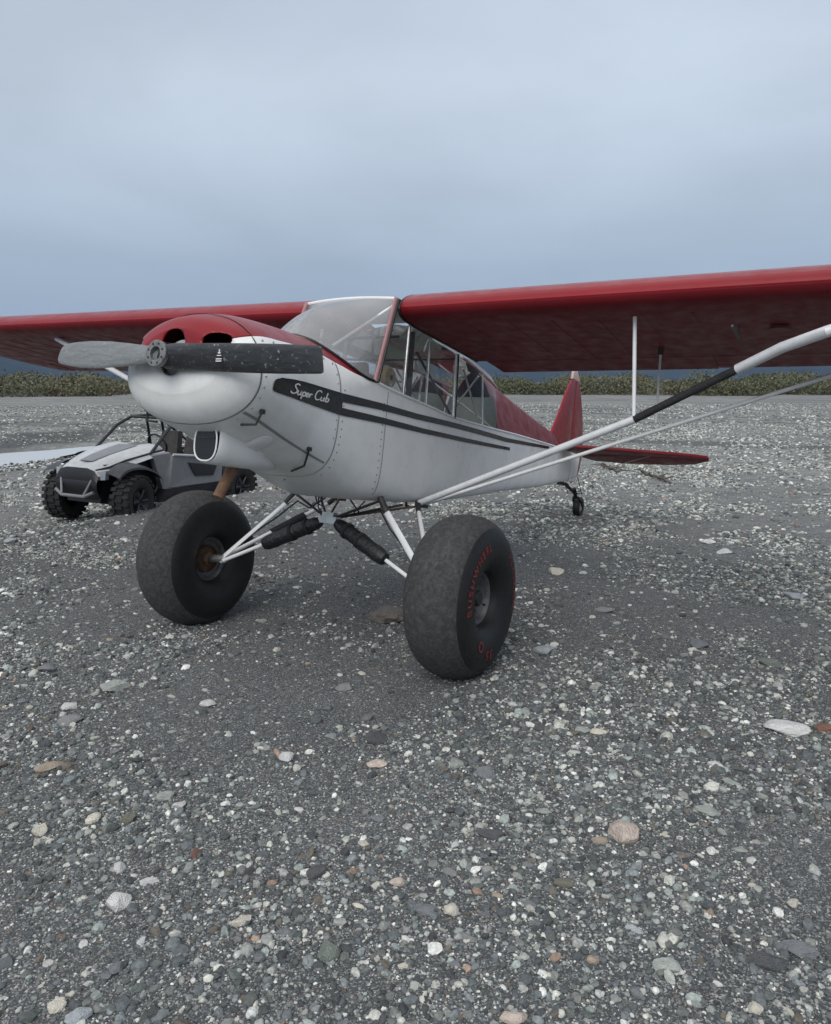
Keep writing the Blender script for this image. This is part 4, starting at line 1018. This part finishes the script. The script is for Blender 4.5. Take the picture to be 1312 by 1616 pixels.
for s in (1, -1):
    mb = MB(); mb.tube([(1.36, s*.30, .735), (1.22, s*.40, .775), (1.0, s*.45, .85), (.7, s*.53, .92), (.42, s*.56, .97)], .012, 6); upart(mb, 'hood_edge', 'utv_black', hood)
    mb = MB(); mb.hexa([(1.405, s*.20, .60), (1.34, s*.44, .62), (1.28, s*.44, .62), (1.33, s*.20, .60), (1.395, s*.20, .70), (1.33, s*.45, .735), (1.27, s*.45, .735), (1.32, s*.20, .70)]); upart(mb, 'headlight', 'lens')
    # front fender flare arching over the wheel
    mb = MB(); rows = []
    for k in range(13):
        a = R(35+125*k/12); x0, z0 = 1.05+.47*math.cos(a)*(.75 if math.cos(a) > 0 else 1.05), .40+.36*math.sin(a)**.7*1.05
        rows.append([(x0-.02, s*.46, z0+.05), (x0, s*.58, z0+.03), (x0, s*.69, z0), (x0, s*.695, z0-.03)])
    mb.grid(rows); upart(mb, 'front_fender', 'utv_side', smooth=True)
    mb = MB(); rows = []
    for k in range(13):
        a = R(15+150*k/12); x0, z0 = -1.05+.45*math.cos(a), .38+.38*math.sin(a)
        rows.append([(x0, s*.46, z0+.05), (x0, s*.60, z0+.03), (x0, s*.69, z0), (x0, s*.695, z0-.03)])
    mb.grid(rows); upart(mb, 'rear_fender', 'utv_side', smooth=True)
    # side tub and door with a lower step
    mb = MB(); mb.hexa([(.58, s*.60, .26), (-.62, s*.60, .26), (-.62, s*.50, .26), (.58, s*.50, .26), (.50, s*.68, .44), (-.66, s*.68, .44), (-.66, s*.5, .44), (.50, s*.5, .44)]); upart(mb, 'rocker_panel', 'utv_side')
    mb = MB(); mb.hexa([(.46, s*.690, .46), (-.60, s*.690, .46), (-.60, s*.64, .46), (.46, s*.64, .46), (.40, s*.70, .90), (-.68, s*.66, .80), (-.68, s*.62, .80), (.40, s*.65, .90)]); dr = upart(mb, 'door', 'utv_grey')
    mb = MB(); mb.tube([(.40, s*.705, .905), (-.1, s*.70, .86), (-.68, s*.665, .805)], .018, 8); upart(mb, 'door_rail', 'utv_hood', dr)
    mb = MB(); mb.hexa([(-.05, s*.70, .58), (-.42, s*.695, .56), (-.42, s*.66, .56), (-.05, s*.66, .58), (.10, s*.705, .78), (-.50, s*.70, .70), (-.50, s*.66, .70), (.10, s*.66, .78)]); upart(mb, 'door_opening', 'utv_black', dr)
    mb = MB(); mb.hexa([(.52, s*.62, .44), (.42, s*.68, .44), (.38, s*.5, .44), (.48, s*.5, .44), (.66, s*.60, .90), (.40, s*.66, .93), (.40, s*.5, .95), (.66, s*.5, .92)]); upart(mb, 'cowl_side', 'utv_grey')
    mb = MB(); mb.hexa([(-.66, s*.68, .44), (-1.45, s*.62, .56), (-1.45, s*.4, .56), (-.66, s*.4, .44), (-.66, s*.66, .88), (-1.45, s*.60, .84), (-1.45, s*.4, .84), (-.66, s*.4, .92)]); upart(mb, 'bed_side', 'utv_side')
    # suspension
    for zz_ in (.30, .42):
        mb = MB(); mb.tube([(1.15, s*.22, zz_), (1.05, s*.50, zz_-.02)], .016, 8); mb.tube([(.92, s*.22, zz_), (1.05, s*.50, zz_-.02)], .016, 8); upart(mb, 'suspension_arm', 'utv_black')
    mb = MB(); mb.tube([(1.0, s*.28, .84), (1.04, s*.48, .36)], [.035, .035], 10); upart(mb, 'shock_absorber', 'utv_grey', smooth=True)
    mb = MB(); mb.tube([(-.9, s*.28, .84), (-1.04, s*.48, .36)], [.035, .035], 10); upart(mb, 'shock_absorber', 'utv_grey', smooth=True)
    # roll cage side
    mb = MB(); mb.tube([(.66, s*.53, .90), (.24, s*.50, 1.26), (.0, s*.47, 1.375), (-.35, s*.46, 1.40), (-.60, s*.47, 1.37), (-.78, s*.55, .86)], .022, 10); upart(mb, 'roll_cage_side', 'utv_black', smooth=True)
    mb = MB(); mb.tube([(-.30, s*.47, 1.39), (-.52, s*.60, .84)], .020, 10); upart(mb, 'cage_brace', 'utv_black', smooth=True)
    mb = MB(); mb.tube([(-.58, s*.47, 1.36), (-1.35, s*.48, .86)], .020, 10); upart(mb, 'cage_brace', 'utv_black', smooth=True)
for x, y, z in ((.0, .47, 1.375), (-.35, .46, 1.40), (-.60, .47, 1.37)):
    mb = MB(); mb.tube([(x, y, z), (x, -y, z)], .019, 10); upart(mb, 'cage_crossbar', 'utv_black', smooth=True)
mb = MB(); mb.box((.1, 0, .33), (2.2, .80, .10)); mb.hexa([(1.3, -.3, .3), (1.3, .3, .3), (.5, .45, .3), (.5, -.45, .3), (1.25, -.35, .80), (1.25, .35, .80), (.45, .5, .95), (.45, -.5, .95)]); upart(mb, 'chassis', 'utv_black')
mb = MB(); mb.box((-1.05, 0, .74), (.80, .92, .05)); mb.box((-1.44, 0, .80), (.04, .96, .18)); upart(mb, 'cargo_bed', 'utv_side')
for s in (1, -1):
    mb = MB(); mb.box((-.30, s*.25, .60), (.46, .42, .14)); mb.hexa([(-.44, s*.05, .62), (-.44, s*.45, .62), (-.54, s*.45, .62), (-.54, s*.05, .62), (-.56, s*.09, 1.16), (-.56, s*.41, 1.16), (-.66, s*.41, 1.16), (-.66, s*.09, 1.16)])
    so = upart(mb, 'seat', 'int_dark')
mb = MB(); mb.tube([(.22+.06*math.sin(a), .25+.16*math.cos(a), 1.02+.14*math.sin(a)) for a in [2*math.pi*k/20 for k in range(21)]], .014, 8, cap=False); mb.tube([(.22, .25, 1.02), (.42, .25, .92)], .015, 8); upart(mb, 'steering_wheel', 'utv_black', smooth=True)
mb = MB(); mb.hexa([(.46, -.5, .80), (.46, .5, .80), (.30, .5, .80), (.30, -.5, .80), (.46, -.5, 1.0), (.46, .5, 1.0), (.36, .5, .98), (.36, -.5, .98)]); upart(mb, 'dashboard', 'utv_black')
mb = MB(); mb.tube([(1.44, -.34, .46), (1.47, -.2, .40), (1.47, .2, .40), (1.44, .34, .46)], .022, 10); mb.tube([(1.40, -.28, .62), (1.47, -.2, .42)], .016, 8); mb.tube([(1.40, .28, .62), (1.47, .2, .42)], .016, 8); upart(mb, 'front_bumper', 'utv_grey', smooth=True)
mb = MB(); mb.box((-.98, .10, .86), (.42, .5, .2)); mb.box((-.98, .10, .98), (.36, .44, .05)); bg = mb.build('cargo_box', M['utv_side'], None, None, False)
bg.location = utv.location; bg.rotation_euler = utv.rotation_euler; tag(bg, 'dark low cargo case strapped in the bed of the buggy', 'case')

# ================================================================== STONES
SC = {'pink': (.60, .50, .43), 'tan': (.40, .33, .25), 'white': (.72, .70, .66), 'cream': (.64, .59, .50), 'slate': (.095, .098, .102), 'brown': (.20, .175, .155), 'green': (.19, .215, .19), 'pale_green': (.38, .405, .37), 'bluegrey': (.21, .22, .232), 'pale_blue': (.42, .45, .465), 'rust': (.22, .115, .085), 'grey': (.25, .25, .25), 'olive': (.17, .165, .13)}
def stone_mat(k):
    m, t, p = new_mat(k+'_stone'); oi = nd(t, 'ShaderNodeObjectInfo'); tcn = nd(t, 'ShaderNodeTexCoord')
    add = nd(t, 'ShaderNodeVectorMath', operation='ADD'); t.links.new(tcn.outputs['Object'], add.inputs[0]); t.links.new(oi.outputs['Random'], add.inputs[1])
    n = nd(t, 'ShaderNodeTexNoise', Scale=1.6, Detail=8., Roughness=.7); t.links.new(add.outputs[0], n.inputs['Vector'])
    c = SC[k]; a = tuple(v*.78 for v in c); b = tuple(min(.78, v*1.25) for v in c)
    q = mixc(t, mapr(t, n.outputs['Fac'], .32, .66), a, b)
    mm = nd(t, 'ShaderNodeMix'); mm.data_type = 'RGBA'; mm.blend_type = 'MULTIPLY'; mm.inputs[0].default_value = 1; t.links.new(q, mm.inputs[6])
    br_ = nd(t, 'ShaderNodeCombineColor'); rv = mapr(t, oi.outputs['Random'], 0, 1, .86, 1.1)
    for i in range(3): t.links.new(rv, br_.inputs[i])
    t.links.new(br_.outputs[0], mm.inputs[7]); t.links.new(mm.outputs[2], p.inputs['Base Color']); p.inputs['Roughness'].default_value = .78
    n2 = nd(t, 'ShaderNodeTexNoise', Scale=7., Detail=6.); t.links.new(tcn.outputs['Object'], n2.inputs['Vector'])
    bb = nd(t, 'ShaderNodeBump', Strength=.5, Distance=.1); t.links.new(n2.outputs['Fac'], bb.inputs['Height']); t.links.new(bb.outputs[0], p.inputs['Normal'])
    return m
SM = {k: stone_mat(k) for k in SC}
def stone_mesh(seed, sub=3, angular=.5):
    r_ = random.Random(seed); bm = bmesh.new(); bmesh.ops.create_icosphere(bm, subdivisions=sub, radius=1)
    off = Vector((seed*3.7, seed*1.3, 0)); planes = []
    for k in range(int(3+9*angular)):
        d = Vector((r_.gauss(0, 1), r_.gauss(0, 1), r_.gauss(0, 1))).normalized(); planes.append((d, r_.uniform(.52, .86)))
    for v in bm.verts:
        for d, h in planes:
            e = v.co.dot(d)-h
            if e > 0: v.co -= d*e*(.95)
        nz = mnoise.fractal(v.co*1.3+off, 1., 2., 4)
        v.co *= 1+.16*nz
    me = bpy.data.meshes.new('stone'); bm.to_mesh(me); bm.free(); return me
STONES = [
(1.59,2.31,0.105,0.101,'pink','largest pink and cream lumpy stone, standing proud right of centre'),
(1.67,2.24,0.066,0.033,'tan','small tan oval stone touching the left side of the pink lumpy one'),
(2.78,0.95,0.079,0.071,'white','long white stone leaning up to the right in the left foreground'),
(2.65,1.37,0.069,0.044,'cream','cream wedge-shaped stone in the left foreground, alone on dark sand'),
(1.74,0.83,0.074,0.057,'white','bright white squarish stone left of centre'),
(1.59,1.21,0.090,0.051,'pink','pinkish orange low stone near the middle of the gravel'),
(1.39,1.08,0.109,0.066,'slate','dark blue-grey cobble just above the pinkish orange stone'),
(-0.33,0.11,0.305,0.166,'brown','big smooth brown-grey rock on the ground behind the near main wheel'),
(2.63,1.69,0.065,0.084,'green','long grey-green stone lying slantwise in the foreground'),
(2.20,2.59,0.078,0.052,'pale_green','pale green pointed sliver of stone in the right foreground'),
(2.04,2.84,0.115,0.052,'slate','large flat dark slate with a sharp top edge in the right corner'),
(1.94,2.92,0.099,0.049,'bluegrey','grey-blue slab just behind the large flat slate'),
(3.15,1.23,0.068,0.045,'pale_blue','pale blue-green block at the bottom left edge'),
(3.15,1.15,0.049,0.042,'cream','cream rounded stone left of the pale blue-green block'),
(2.98,1.18,0.052,0.041,'bluegrey','round blue-grey pebble crossed by a white vein'),
(0.32,2.79,0.205,0.081,'white','jagged white and pink flake at the right, widest of the pale stones there'),
(0.21,2.95,0.088,0.044,'rust','reddish brown stone at the right edge'),
(-0.18,1.37,0.145,0.080,'pale_blue','pale blue-white angular stone right of the near wheel'),
(-2.19,0.75,0.137,0.091,'cream','cream triangular stone beyond the near wheel'),
(-2.32,2.66,0.151,0.080,'pale_blue','pale blue chip on the right, farther back'),
(-1.23,1.46,0.133,0.047,'grey','flat pale grey stone between the near wheel and the blue chip'),
(-0.72,2.20,0.139,0.065,'bluegrey','rounded grey cobble half sunk at the right'),
(2.31,-0.04,0.129,0.039,'tan','flat tan slab at the left edge'),
(1.46,0.08,0.081,0.044,'white','white oval stone ahead of the far wheel'),
(1.83,-0.54,0.094,0.044,'white','white flat stone at the left, upper one of a pair'),
(1.96,-0.38,0.134,0.045,'grey','grey flat stone at the left, lower one of a pair'),
(1.54,-0.54,0.149,0.071,'pale_green','broad pale stone at the left with a mottled top'),
(1.55,-1.11,0.106,0.060,'bluegrey','blue-grey stone near the left edge, level with the near wheel foot'),
(2.25,0.68,0.051,0.046,'white','small white upright stone beside a greenish one'),
(2.23,0.59,0.079,0.047,'pale_green','greenish rounded stone behind a small white one'),
(2.49,0.46,0.064,0.045,'cream','cream lump at the left, first in a loose row'),
(2.42,0.58,0.069,0.050,'olive','olive brown cobble at the left, second in a loose row'),
(2.64,0.36,0.058,0.048,'cream','cream stone with a brown base near the left edge'),
(2.65,0.80,0.045,0.040,'white','white knob of stone above the long white one'),
(2.65,0.95,0.061,0.026,'white','slim white stone right of the white knob'),
(1.28,2.56,0.086,0.045,'pale_green','pale green smooth stone right of the pink lumpy one'),
(0.99,2.62,0.076,0.027,'pale_green','thin pale chip at the right'),
(0.88,2.54,0.073,0.039,'white','white stone at the right above the thin chip'),
(2.33,1.86,0.074,0.045,'bluegrey','blue-grey cobble at the centre bottom, left of a cream one'),
(2.29,1.93,0.049,0.049,'cream','cream rounded stone at the centre bottom beside a blue-grey cobble'),
(2.34,1.44,0.079,0.053,'slate','dark grey rounded cobble left of centre in the foreground'),
(1.85,1.88,0.114,0.048,'slate','dark angular flat stone right of centre'),
(1.59,1.99,0.071,0.025,'pale_green','pale flat pebble in the cluster right of centre'),
(-0.62,2.65,0.145,0.046,'green','grey-green long stone at the right in the wing shade'),
(2.28,2.39,0.037,0.034,'tan','tan bean-shaped stone in the right foreground'),
(2.46,0.98,0.041,0.041,'rust','reddish brown pebble left of centre'),
(2.25,1.71,0.060,0.030,'pink','pinkish tan flat pebble in the middle foreground'),
(3.04,1.40,0.048,0.059,'slate','dark greenish stone at the bottom edge'),
(2.24,2.83,0.041,0.038,'cream','cream stone at the bottom right edge'),
(-3.80,1.96,0.140,0.064,'white','bright white stone on the right, nearest to the tail'),
(-4.28,1.74,0.149,0.061,'white','bright white sliver on the right beside the nearest-to-tail one'),
(0.79,2.00,0.099,0.037,'cream','cream stone on the right of a touching pale pair'),
(0.82,1.91,0.087,0.037,'pale_green','pale green stone on the left of a touching pale pair'),
(2.59,2.27,0.075,0.037,'pink','pale pinkish stone cut by the bottom edge'),
(0.93,0.59,0.092,0.050,'grey','grey-white flat stone ahead of the gap between the wheels'),
(1.44,1.68,0.082,0.060,'bluegrey','blue-grey rounded stone right of centre'),
(1.42,1.52,0.068,0.056,'pale_green','pale greenish pebble left of a blue-grey one'),
(-0.62,-4.75,0.135,0.067,'pale_blue','pale stone at the far left edge below the buggy'),
(2.09,2.47,0.051,0.032,'pale_blue','pale bluish flat pebble in the right foreground'),
(1.98,2.21,0.078,0.026,'olive','greenish brown flat stone half sunk in the sand'),
]
SHORT = ['pink lumpy stone', 'tan oval stone', 'long white stone', 'cream wedge-shaped stone', 'bright white squarish stone', 'pinkish orange stone', 'dark blue-grey cobble', 'big brown-grey rock', 'long grey-green stone', 'pale green sliver', 'large flat slate', 'grey-blue slab', 'pale blue-green block', 'cream stone at the bottom left', 'white-veined round pebble', 'jagged white flake', 'reddish brown edge stone', 'blue-white angular stone', 'cream triangular stone', 'pale blue chip', 'flat pale grey stone', 'half sunk grey cobble', 'flat tan slab', 'white oval stone', 'upper white stone at left', 'lower grey stone at left', 'broad mottled pale stone', 'blue-grey stone near left edge', 'white upright stone', 'greenish rounded stone', 'cream lump at left', 'olive brown cobble', 'brown-based cream stone', 'white knob of stone', 'slim white stone', 'smooth pale green stone', 'thin pale chip', 'white stone above thin chip', 'blue-grey cobble at centre bottom', 'cream stone at centre bottom', 'dark grey rounded cobble', 'dark angular flat stone', 'pale flat pebble', 'long stone in wing shade', 'tan bean-shaped stone', 'small reddish brown pebble', 'pinkish tan flat pebble', 'dark greenish bottom stone', 'cream stone at bottom right', 'bright white stone by tail', 'white sliver by tail', 'cream stone of touching pair', 'green stone of touching pair', 'pinkish stone at bottom edge', 'grey-white flat stone', 'blue-grey rounded stone', 'pale greenish pebble', 'pale stone at far left', 'pale bluish flat pebble', 'greenish brown flat stone']
stone_cache = {}
def put_stone(x, y, w, h, colk, seed, sub=3, shape=None, ang=None):
    key = (colk, shape if shape is not None else seed)
    if key not in stone_cache:
        me = stone_mesh(100+(shape if shape is not None else seed), sub, .35+.65*((seed*37) % 10)/10); me.materials.append(SM[colk])
        me.polygons.foreach_set('use_smooth', [True]*len(me.polygons)); me.set_sharp_from_angle(angle=R(18)); stone_cache[key] = me
    o = bpy.data.objects.new('stone', stone_cache[key]); C.objects.link(o)
    d = math.hypot(x-CAM.x, y-CAM.y); el = math.atan2(CAM.z, d)
    bdep = min(w*1.15, max(.5*w, h/math.sin(el)*.62)); th_ = max(.28*w, min(.62*w, h*.75))
    a = math.atan2(y-CAM.y, x-CAM.x)-math.pi/2
    o.rotation_euler = (R(random.uniform(-8, 8)), R(random.uniform(-8, 8)), (a if ang is None else ang))
    o.scale = (w*.56, bdep*.56, th_*.56); o.location = (x, y, float(ground_z(x, y))+th_*.56*.38); return o
for i, (x, y, w, h, ck, lab) in enumerate(STONES):
    o = put_stone(x, y, w, h, ck, i, 3 if w < .2 else 4)
    tag(o, lab, 'stone', 'larger stones lying on the gravel')
placed = [(s_[0], s_[1], s_[2]) for s_ in STONES]
GEN = {'cream': 'small cream stone loose among the darker pebbles', 'bluegrey': 'small blue-grey cobble half sunk in the sand', 'pale_green': 'small pale greenish stone loose on the dark sand', 'tan': 'small tan brown stone loose among grey pebbles', 'slate': 'small dark slate cobble lying in the gravel', 'white': 'small whitish stone lying bright on the gravel', 'grey': 'small plain grey stone lying in the gravel'}
keys = ['bluegrey', 'pale_green', 'cream', 'slate', 'white', 'grey', 'tan']; wts = [.24, .16, .14, .14, .11, .15, .06]
used_lab = {}
def small_label(x, y, ck):
    best = sorted(range(len(STONES)), key=lambda q: math.hypot(STONES[q][0]-x, STONES[q][1]-y))[0]
    dx, dy = x-STONES[best][0], y-STONES[best][1]; rr, ff = dx*_r.x+dy*_r.y, dx*_f.x+dy*_f.y
    a = math.degrees(math.atan2(ff, rr)) % 360
    word = ('right of', 'behind and right of', 'behind', 'behind and left of', 'left of', 'in front and left of', 'in front of', 'in front and right of')[int((a+22.5)//45) % 8]
    nm = {'cream': 'cream', 'bluegrey': 'blue-grey', 'pale_green': 'pale greenish', 'tan': 'tan', 'slate': 'dark slate', 'white': 'white', 'grey': 'plain grey'}[ck]
    base = (nm, word, best); used_lab[base] = k_ = used_lab.get(base, 0)+1
    return ('', 'second ', 'third ', 'fourth ', 'fifth ', 'sixth ')[min(k_-1, 5)]+'small '+nm+' stone '+word+' the '+SHORT[best]
cnt = 0; r2 = random.Random(99)
while cnt < 235:
    a = _yaw+R(r2.uniform(-29, 29)); d = 2.0+7.5*r2.random()**1.6
    x, y = CAM.x+d*math.cos(a), CAM.y+d*math.sin(a)
    if float(fbm(x, y, .9, 3, 77)) < -.02 and r2.random() < .8: continue
    if any(math.hypot(x-p[0], y-p[1]) < (p[2]*.8+.05) for p in placed): continue
    if any(math.hypot(x-p[0], y-p[1]) < .34 for p in ((.36, 1.04), (.36, -1.04))) or math.hypot(x+5.28, y) < .3: continue
    w = r2.uniform(.026, .052)*(1+d*.06); ck = r2.choices(keys, wts)[0]; k = cnt % 9
    o = put_stone(x, y, w, w*r2.uniform(.4, .8)*.7, ck, k, 2, shape=k, ang=r2.uniform(0, 6.28))
    tag(o, small_label(x, y, ck), 'stone', 'small stones scattered on the gravel'); placed.append((x, y, w)); cnt += 1

# --- loose gravel: instanced pebbles, too many to count
def gravel():
    P = []; SCL = []; ROT = []; COL = []; IDX = []
    pal = np.array([(.085, .086, .088), (.115, .122, .127), (.145, .152, .155), (.12, .132, .125), (.19, .192, .18), (.225, .24, .24), (.17, .145, .12), (.38, .375, .345), (.35, .375, .345), (.56, .54, .48), (.72, .70, .65), (.36, .25, .19)])
    prn = np.array([.10, .12, .13, .09, .11, .11, .04, .09, .08, .07, .06, .005]); prn = prn/prn.sum()
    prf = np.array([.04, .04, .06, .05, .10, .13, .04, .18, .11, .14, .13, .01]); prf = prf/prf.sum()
    for d0, d1, dens, s0, s1 in ((1.3, 3.2, 10000, .0050, .012), (1.3, 3.2, 1500, .012, .028), (1.3, 3.2, 190, .026, .046), (3.2, 5.5, 4800, .0075, .017), (3.2, 5.5, 900, .016, .038), (3.2, 5.5, 90, .036, .058), (5.5, 9, 1900, .012, .028), (5.5, 9, 320, .024, .055), (9, 16, 620, .022, .045), (9, 16, 100, .040, .08), (16, 34, 150, .035, .085), (34, 70, 12, .07, .14)):
        half = R(42 if d1 < 10 else 36); n = int(dens*half*(d1*d1-d0*d0))
        a = _yaw+rng.uniform(-half, half, n); d = np.sqrt(rng.uniform(d0*d0, d1*d1, n)); x = CAM.x+d*np.cos(a); y = CAM.y+d*np.sin(a)
        dn = fbm(x, y, 1.3, 3, 77)+.7*fbm(x, y, .4, 2, 5)+.5*fbm(x, y, 4.5, 2, 15)
        dn = dn-.22*sstep(1.6, 3.2, (x-CAM.x)*_r.x+(y-CAM.y)*_r.y+.0)*sstep(3.4, 2.0, d)
        keep = rng.random(n) < np.clip(.44+3.0*dn, .05, 1)
        # swept, finer sand where the plane was taxied in
        keep &= rng.random(n) < 1-.65*np.exp(-((x+1.2)**2/6+(y-.3)**2/2.5))
        for (wx, wy, wr) in ((.36, 1.04, .22), (.36, -1.04, .22)): keep &= np.hypot(x-wx, y-wy) > wr*.6
        sdv, tv = stream_d(x, y); keep &= ~((sdv > 1.6) & (sdv < 6) & (tv < 1.3) & (rng.random(n) < .85)); keep &= ~((sdv > 11) & (sdv < 14) & (tv < 1.3) & (rng.random(n) < .85))
        x, y, d = x[keep], y[keep], d[keep]; m = len(x)
        s = s0*(s1/s0)**(rng.random(m)**1.7)
        fl = rng.uniform(.35, .75, m); el = rng.uniform(.6, 1., m)
        sdist, t = stream_d(x, y); ok = ~((np.abs(sdist) < 1.6) & (t > -.3) & (t < 1.0)); x, y, d, s, fl, el, m = x[ok], y[ok], d[ok], s[ok], fl[ok], el[ok], int(ok.sum())
        P.append(np.stack([x, y, ground_z(x, y)+s*.12*fl], -1)); SCL.append(np.stack([s*.56, s*.56*el, s*.56*fl], -1))
        ROT.append(np.stack([rng.normal(0, .22, m), rng.normal(0, .22, m), rng.uniform(0, 6.28, m)], -1))
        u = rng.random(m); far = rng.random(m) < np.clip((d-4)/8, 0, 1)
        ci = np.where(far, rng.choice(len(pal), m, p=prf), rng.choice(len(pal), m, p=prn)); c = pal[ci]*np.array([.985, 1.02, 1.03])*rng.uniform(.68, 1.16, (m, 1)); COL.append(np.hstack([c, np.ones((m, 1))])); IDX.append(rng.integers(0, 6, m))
    P = np.vstack(P); SCL = np.vstack(SCL); ROT = np.vstack(ROT); COL = np.vstack(COL); IDX = np.concatenate(IDX); n = len(P)
    print('gravel instances', n)
    me = bpy.data.meshes.new('loose_gravel'); me.vertices.add(n); me.vertices.foreach_set('co', P.astype(np.float32).ravel())
    me.attributes.new('scl', 'FLOAT_VECTOR', 'POINT').data.foreach_set('vector', SCL.astype(np.float32).ravel())
    me.attributes.new('rot', 'FLOAT_VECTOR', 'POINT').data.foreach_set('vector', ROT.astype(np.float32).ravel())
    me.attributes.new('col', 'FLOAT_COLOR', 'POINT').data.foreach_set('color', COL.astype(np.float32).ravel())
    me.attributes.new('idx', 'INT', 'POINT').data.foreach_set('value', IDX.astype(np.int32))
    o = bpy.data.objects.new('loose_gravel', me); C.objects.link(o)
    m, t, p = new_mat('mixed_pebbles')
    at = nd(t, 'ShaderNodeAttribute'); at.attribute_type = 'INSTANCER'; at.attribute_name = 'col'
    tcn = nd(t, 'ShaderNodeTexCoord'); nz = nd(t, 'ShaderNodeTexNoise', Scale=1.8, Detail=4.); t.links.new(tcn.outputs['Object'], nz.inputs['Vector'])
    g = nd(t, 'ShaderNodeNewGeometry'); nz2 = nd(t, 'ShaderNodeTexNoise', Scale=90., Detail=3.); t.links.new(g.outputs['Position'], nz2.inputs['Vector'])
    cc = nd(t, 'ShaderNodeCombineColor'); v = mapr(t, nz2.outputs['Fac'], .3, .7, .72, 1.18)
    for i in range(3): t.links.new(v, cc.inputs[i])
    t.links.new(mixc(t, 1., at.outputs['Color'], cc.outputs[0], 'MULTIPLY'), p.inputs['Base Color']); p.inputs['Roughness'].default_value = .8; p.inputs['Specular IOR Level'].default_value = .3
    ng = bpy.data.node_groups.new('pebble_scatter', 'GeometryNodeTree'); ng.is_modifier = True
    ng.interface.new_socket('Geometry', in_out='INPUT', socket_type='NodeSocketGeometry'); ng.interface.new_socket('Geometry', in_out='OUTPUT', socket_type='NodeSocketGeometry')
    G = lambda ty: ng.nodes.new(ty); gi, go = G('NodeGroupInput'), G('NodeGroupOutput'); LK = ng.links.new
    join = G('GeometryNodeJoinGeometry')
    for k in range(6):
        ico = G('GeometryNodeMeshIcoSphere'); ico.inputs['Radius'].default_value = 1.; ico.inputs['Subdivisions'].default_value = 2
        sp = G('GeometryNodeSetPosition'); pos = G('GeometryNodeInputPosition'); nn = G('ShaderNodeTexNoise'); nn.noise_dimensions = '4D'; nn.inputs['W'].default_value = 3.1*k+1; nn.inputs['Scale'].default_value = 1.1; nn.inputs['Detail'].default_value = 1
        sub = G('ShaderNodeVectorMath'); sub.operation = 'SUBTRACT'; sub.inputs[1].default_value = (.5, .5, .5); LK(nn.outputs['Color'], sub.inputs[0]); LK(pos.outputs[0], nn.inputs['Vector'])
        sc = G('ShaderNodeVectorMath'); sc.operation = 'SCALE'; sc.inputs['Scale'].default_value = 1.3; LK(sub.outputs[0], sc.inputs[0])
        LK(ico.outputs[0], sp.inputs['Geometry']); LK(sc.outputs[0], sp.inputs['Offset'])
        sm = G('GeometryNodeSetMaterial'); sm.inputs['Material'].default_value = m; LK(sp.outputs[0], sm.inputs['Geometry'])
        ti = G('GeometryNodeGeometryToInstance'); LK(sm.outputs[0], ti.inputs[0]); LK(ti.outputs[0], join.inputs[0])
    iop = G('GeometryNodeInstanceOnPoints'); iop.inputs['Pick Instance'].default_value = True
    def attr(nm, ty):
        q = G('GeometryNodeInputNamedAttribute'); q.data_type = ty; q.inputs['Name'].default_value = nm; return q.outputs['Attribute']
    e2r = G('FunctionNodeEulerToRotation'); LK(attr('rot', 'FLOAT_VECTOR'), e2r.inputs[0])
    LK(gi.outputs[0], iop.inputs['Points']); LK(join.outputs[0], iop.inputs['Instance']); LK(attr('idx', 'INT'), iop.inputs['Instance Index']); LK(e2r.outputs[0], iop.inputs['Rotation']); LK(attr('scl', 'FLOAT_VECTOR'), iop.inputs['Scale'])
    LK(iop.outputs[0], go.inputs[0]); md = o.modifiers.new('scatter', 'NODES'); md.node_group = ng
    me.materials.append(m)
    tag(o, 'mixed grey, pale and greenish pebbles strewn over dark sand', kind='stuff')
gravel()

# driftwood twigs on the bar behind the tail
def driftwood(x, y, lab, L_, seed, ang):
    r_ = random.Random(seed); root = empty('driftwood', (x, y, float(ground_z(x, y))), (0, 0, ang)); tag(root, lab, 'driftwood')
    mb = MB(); pts = [(-L_/2+L_*k/8, r_.uniform(-.04, .04), .03+r_.uniform(-.01, .02)) for k in range(9)]
    mb.tube(pts, [.03-.002*k for k in range(9)], 8); mb.build('stem', M['driftwood'], root)
    for k in range(7):
        a = pts[r_.randrange(1, 8)]; mb = MB(); q = Vector(a)
        e = q+Vector((r_.uniform(-.35, .35), r_.uniform(-.35, .35), r_.uniform(.0, .07))); mb.tube([q, q.lerp(e, .5)+Vector((0, 0, .03)), e], [.018, .012, .005], 6); mb.build('branch', M['driftwood'], root)
M['driftwood'] = paint('weathered_driftwood', (.09, .075, .062), .9, .3, 14)
driftwood(-10.6, -1.0, 'dark twisted driftwood branch lying on the pale bar behind the tail', 1.3, 3, .45)
driftwood(-9.6, .1, 'slim grey driftwood stick beside the twisted branch behind the tail', 1.5, 8, .55)
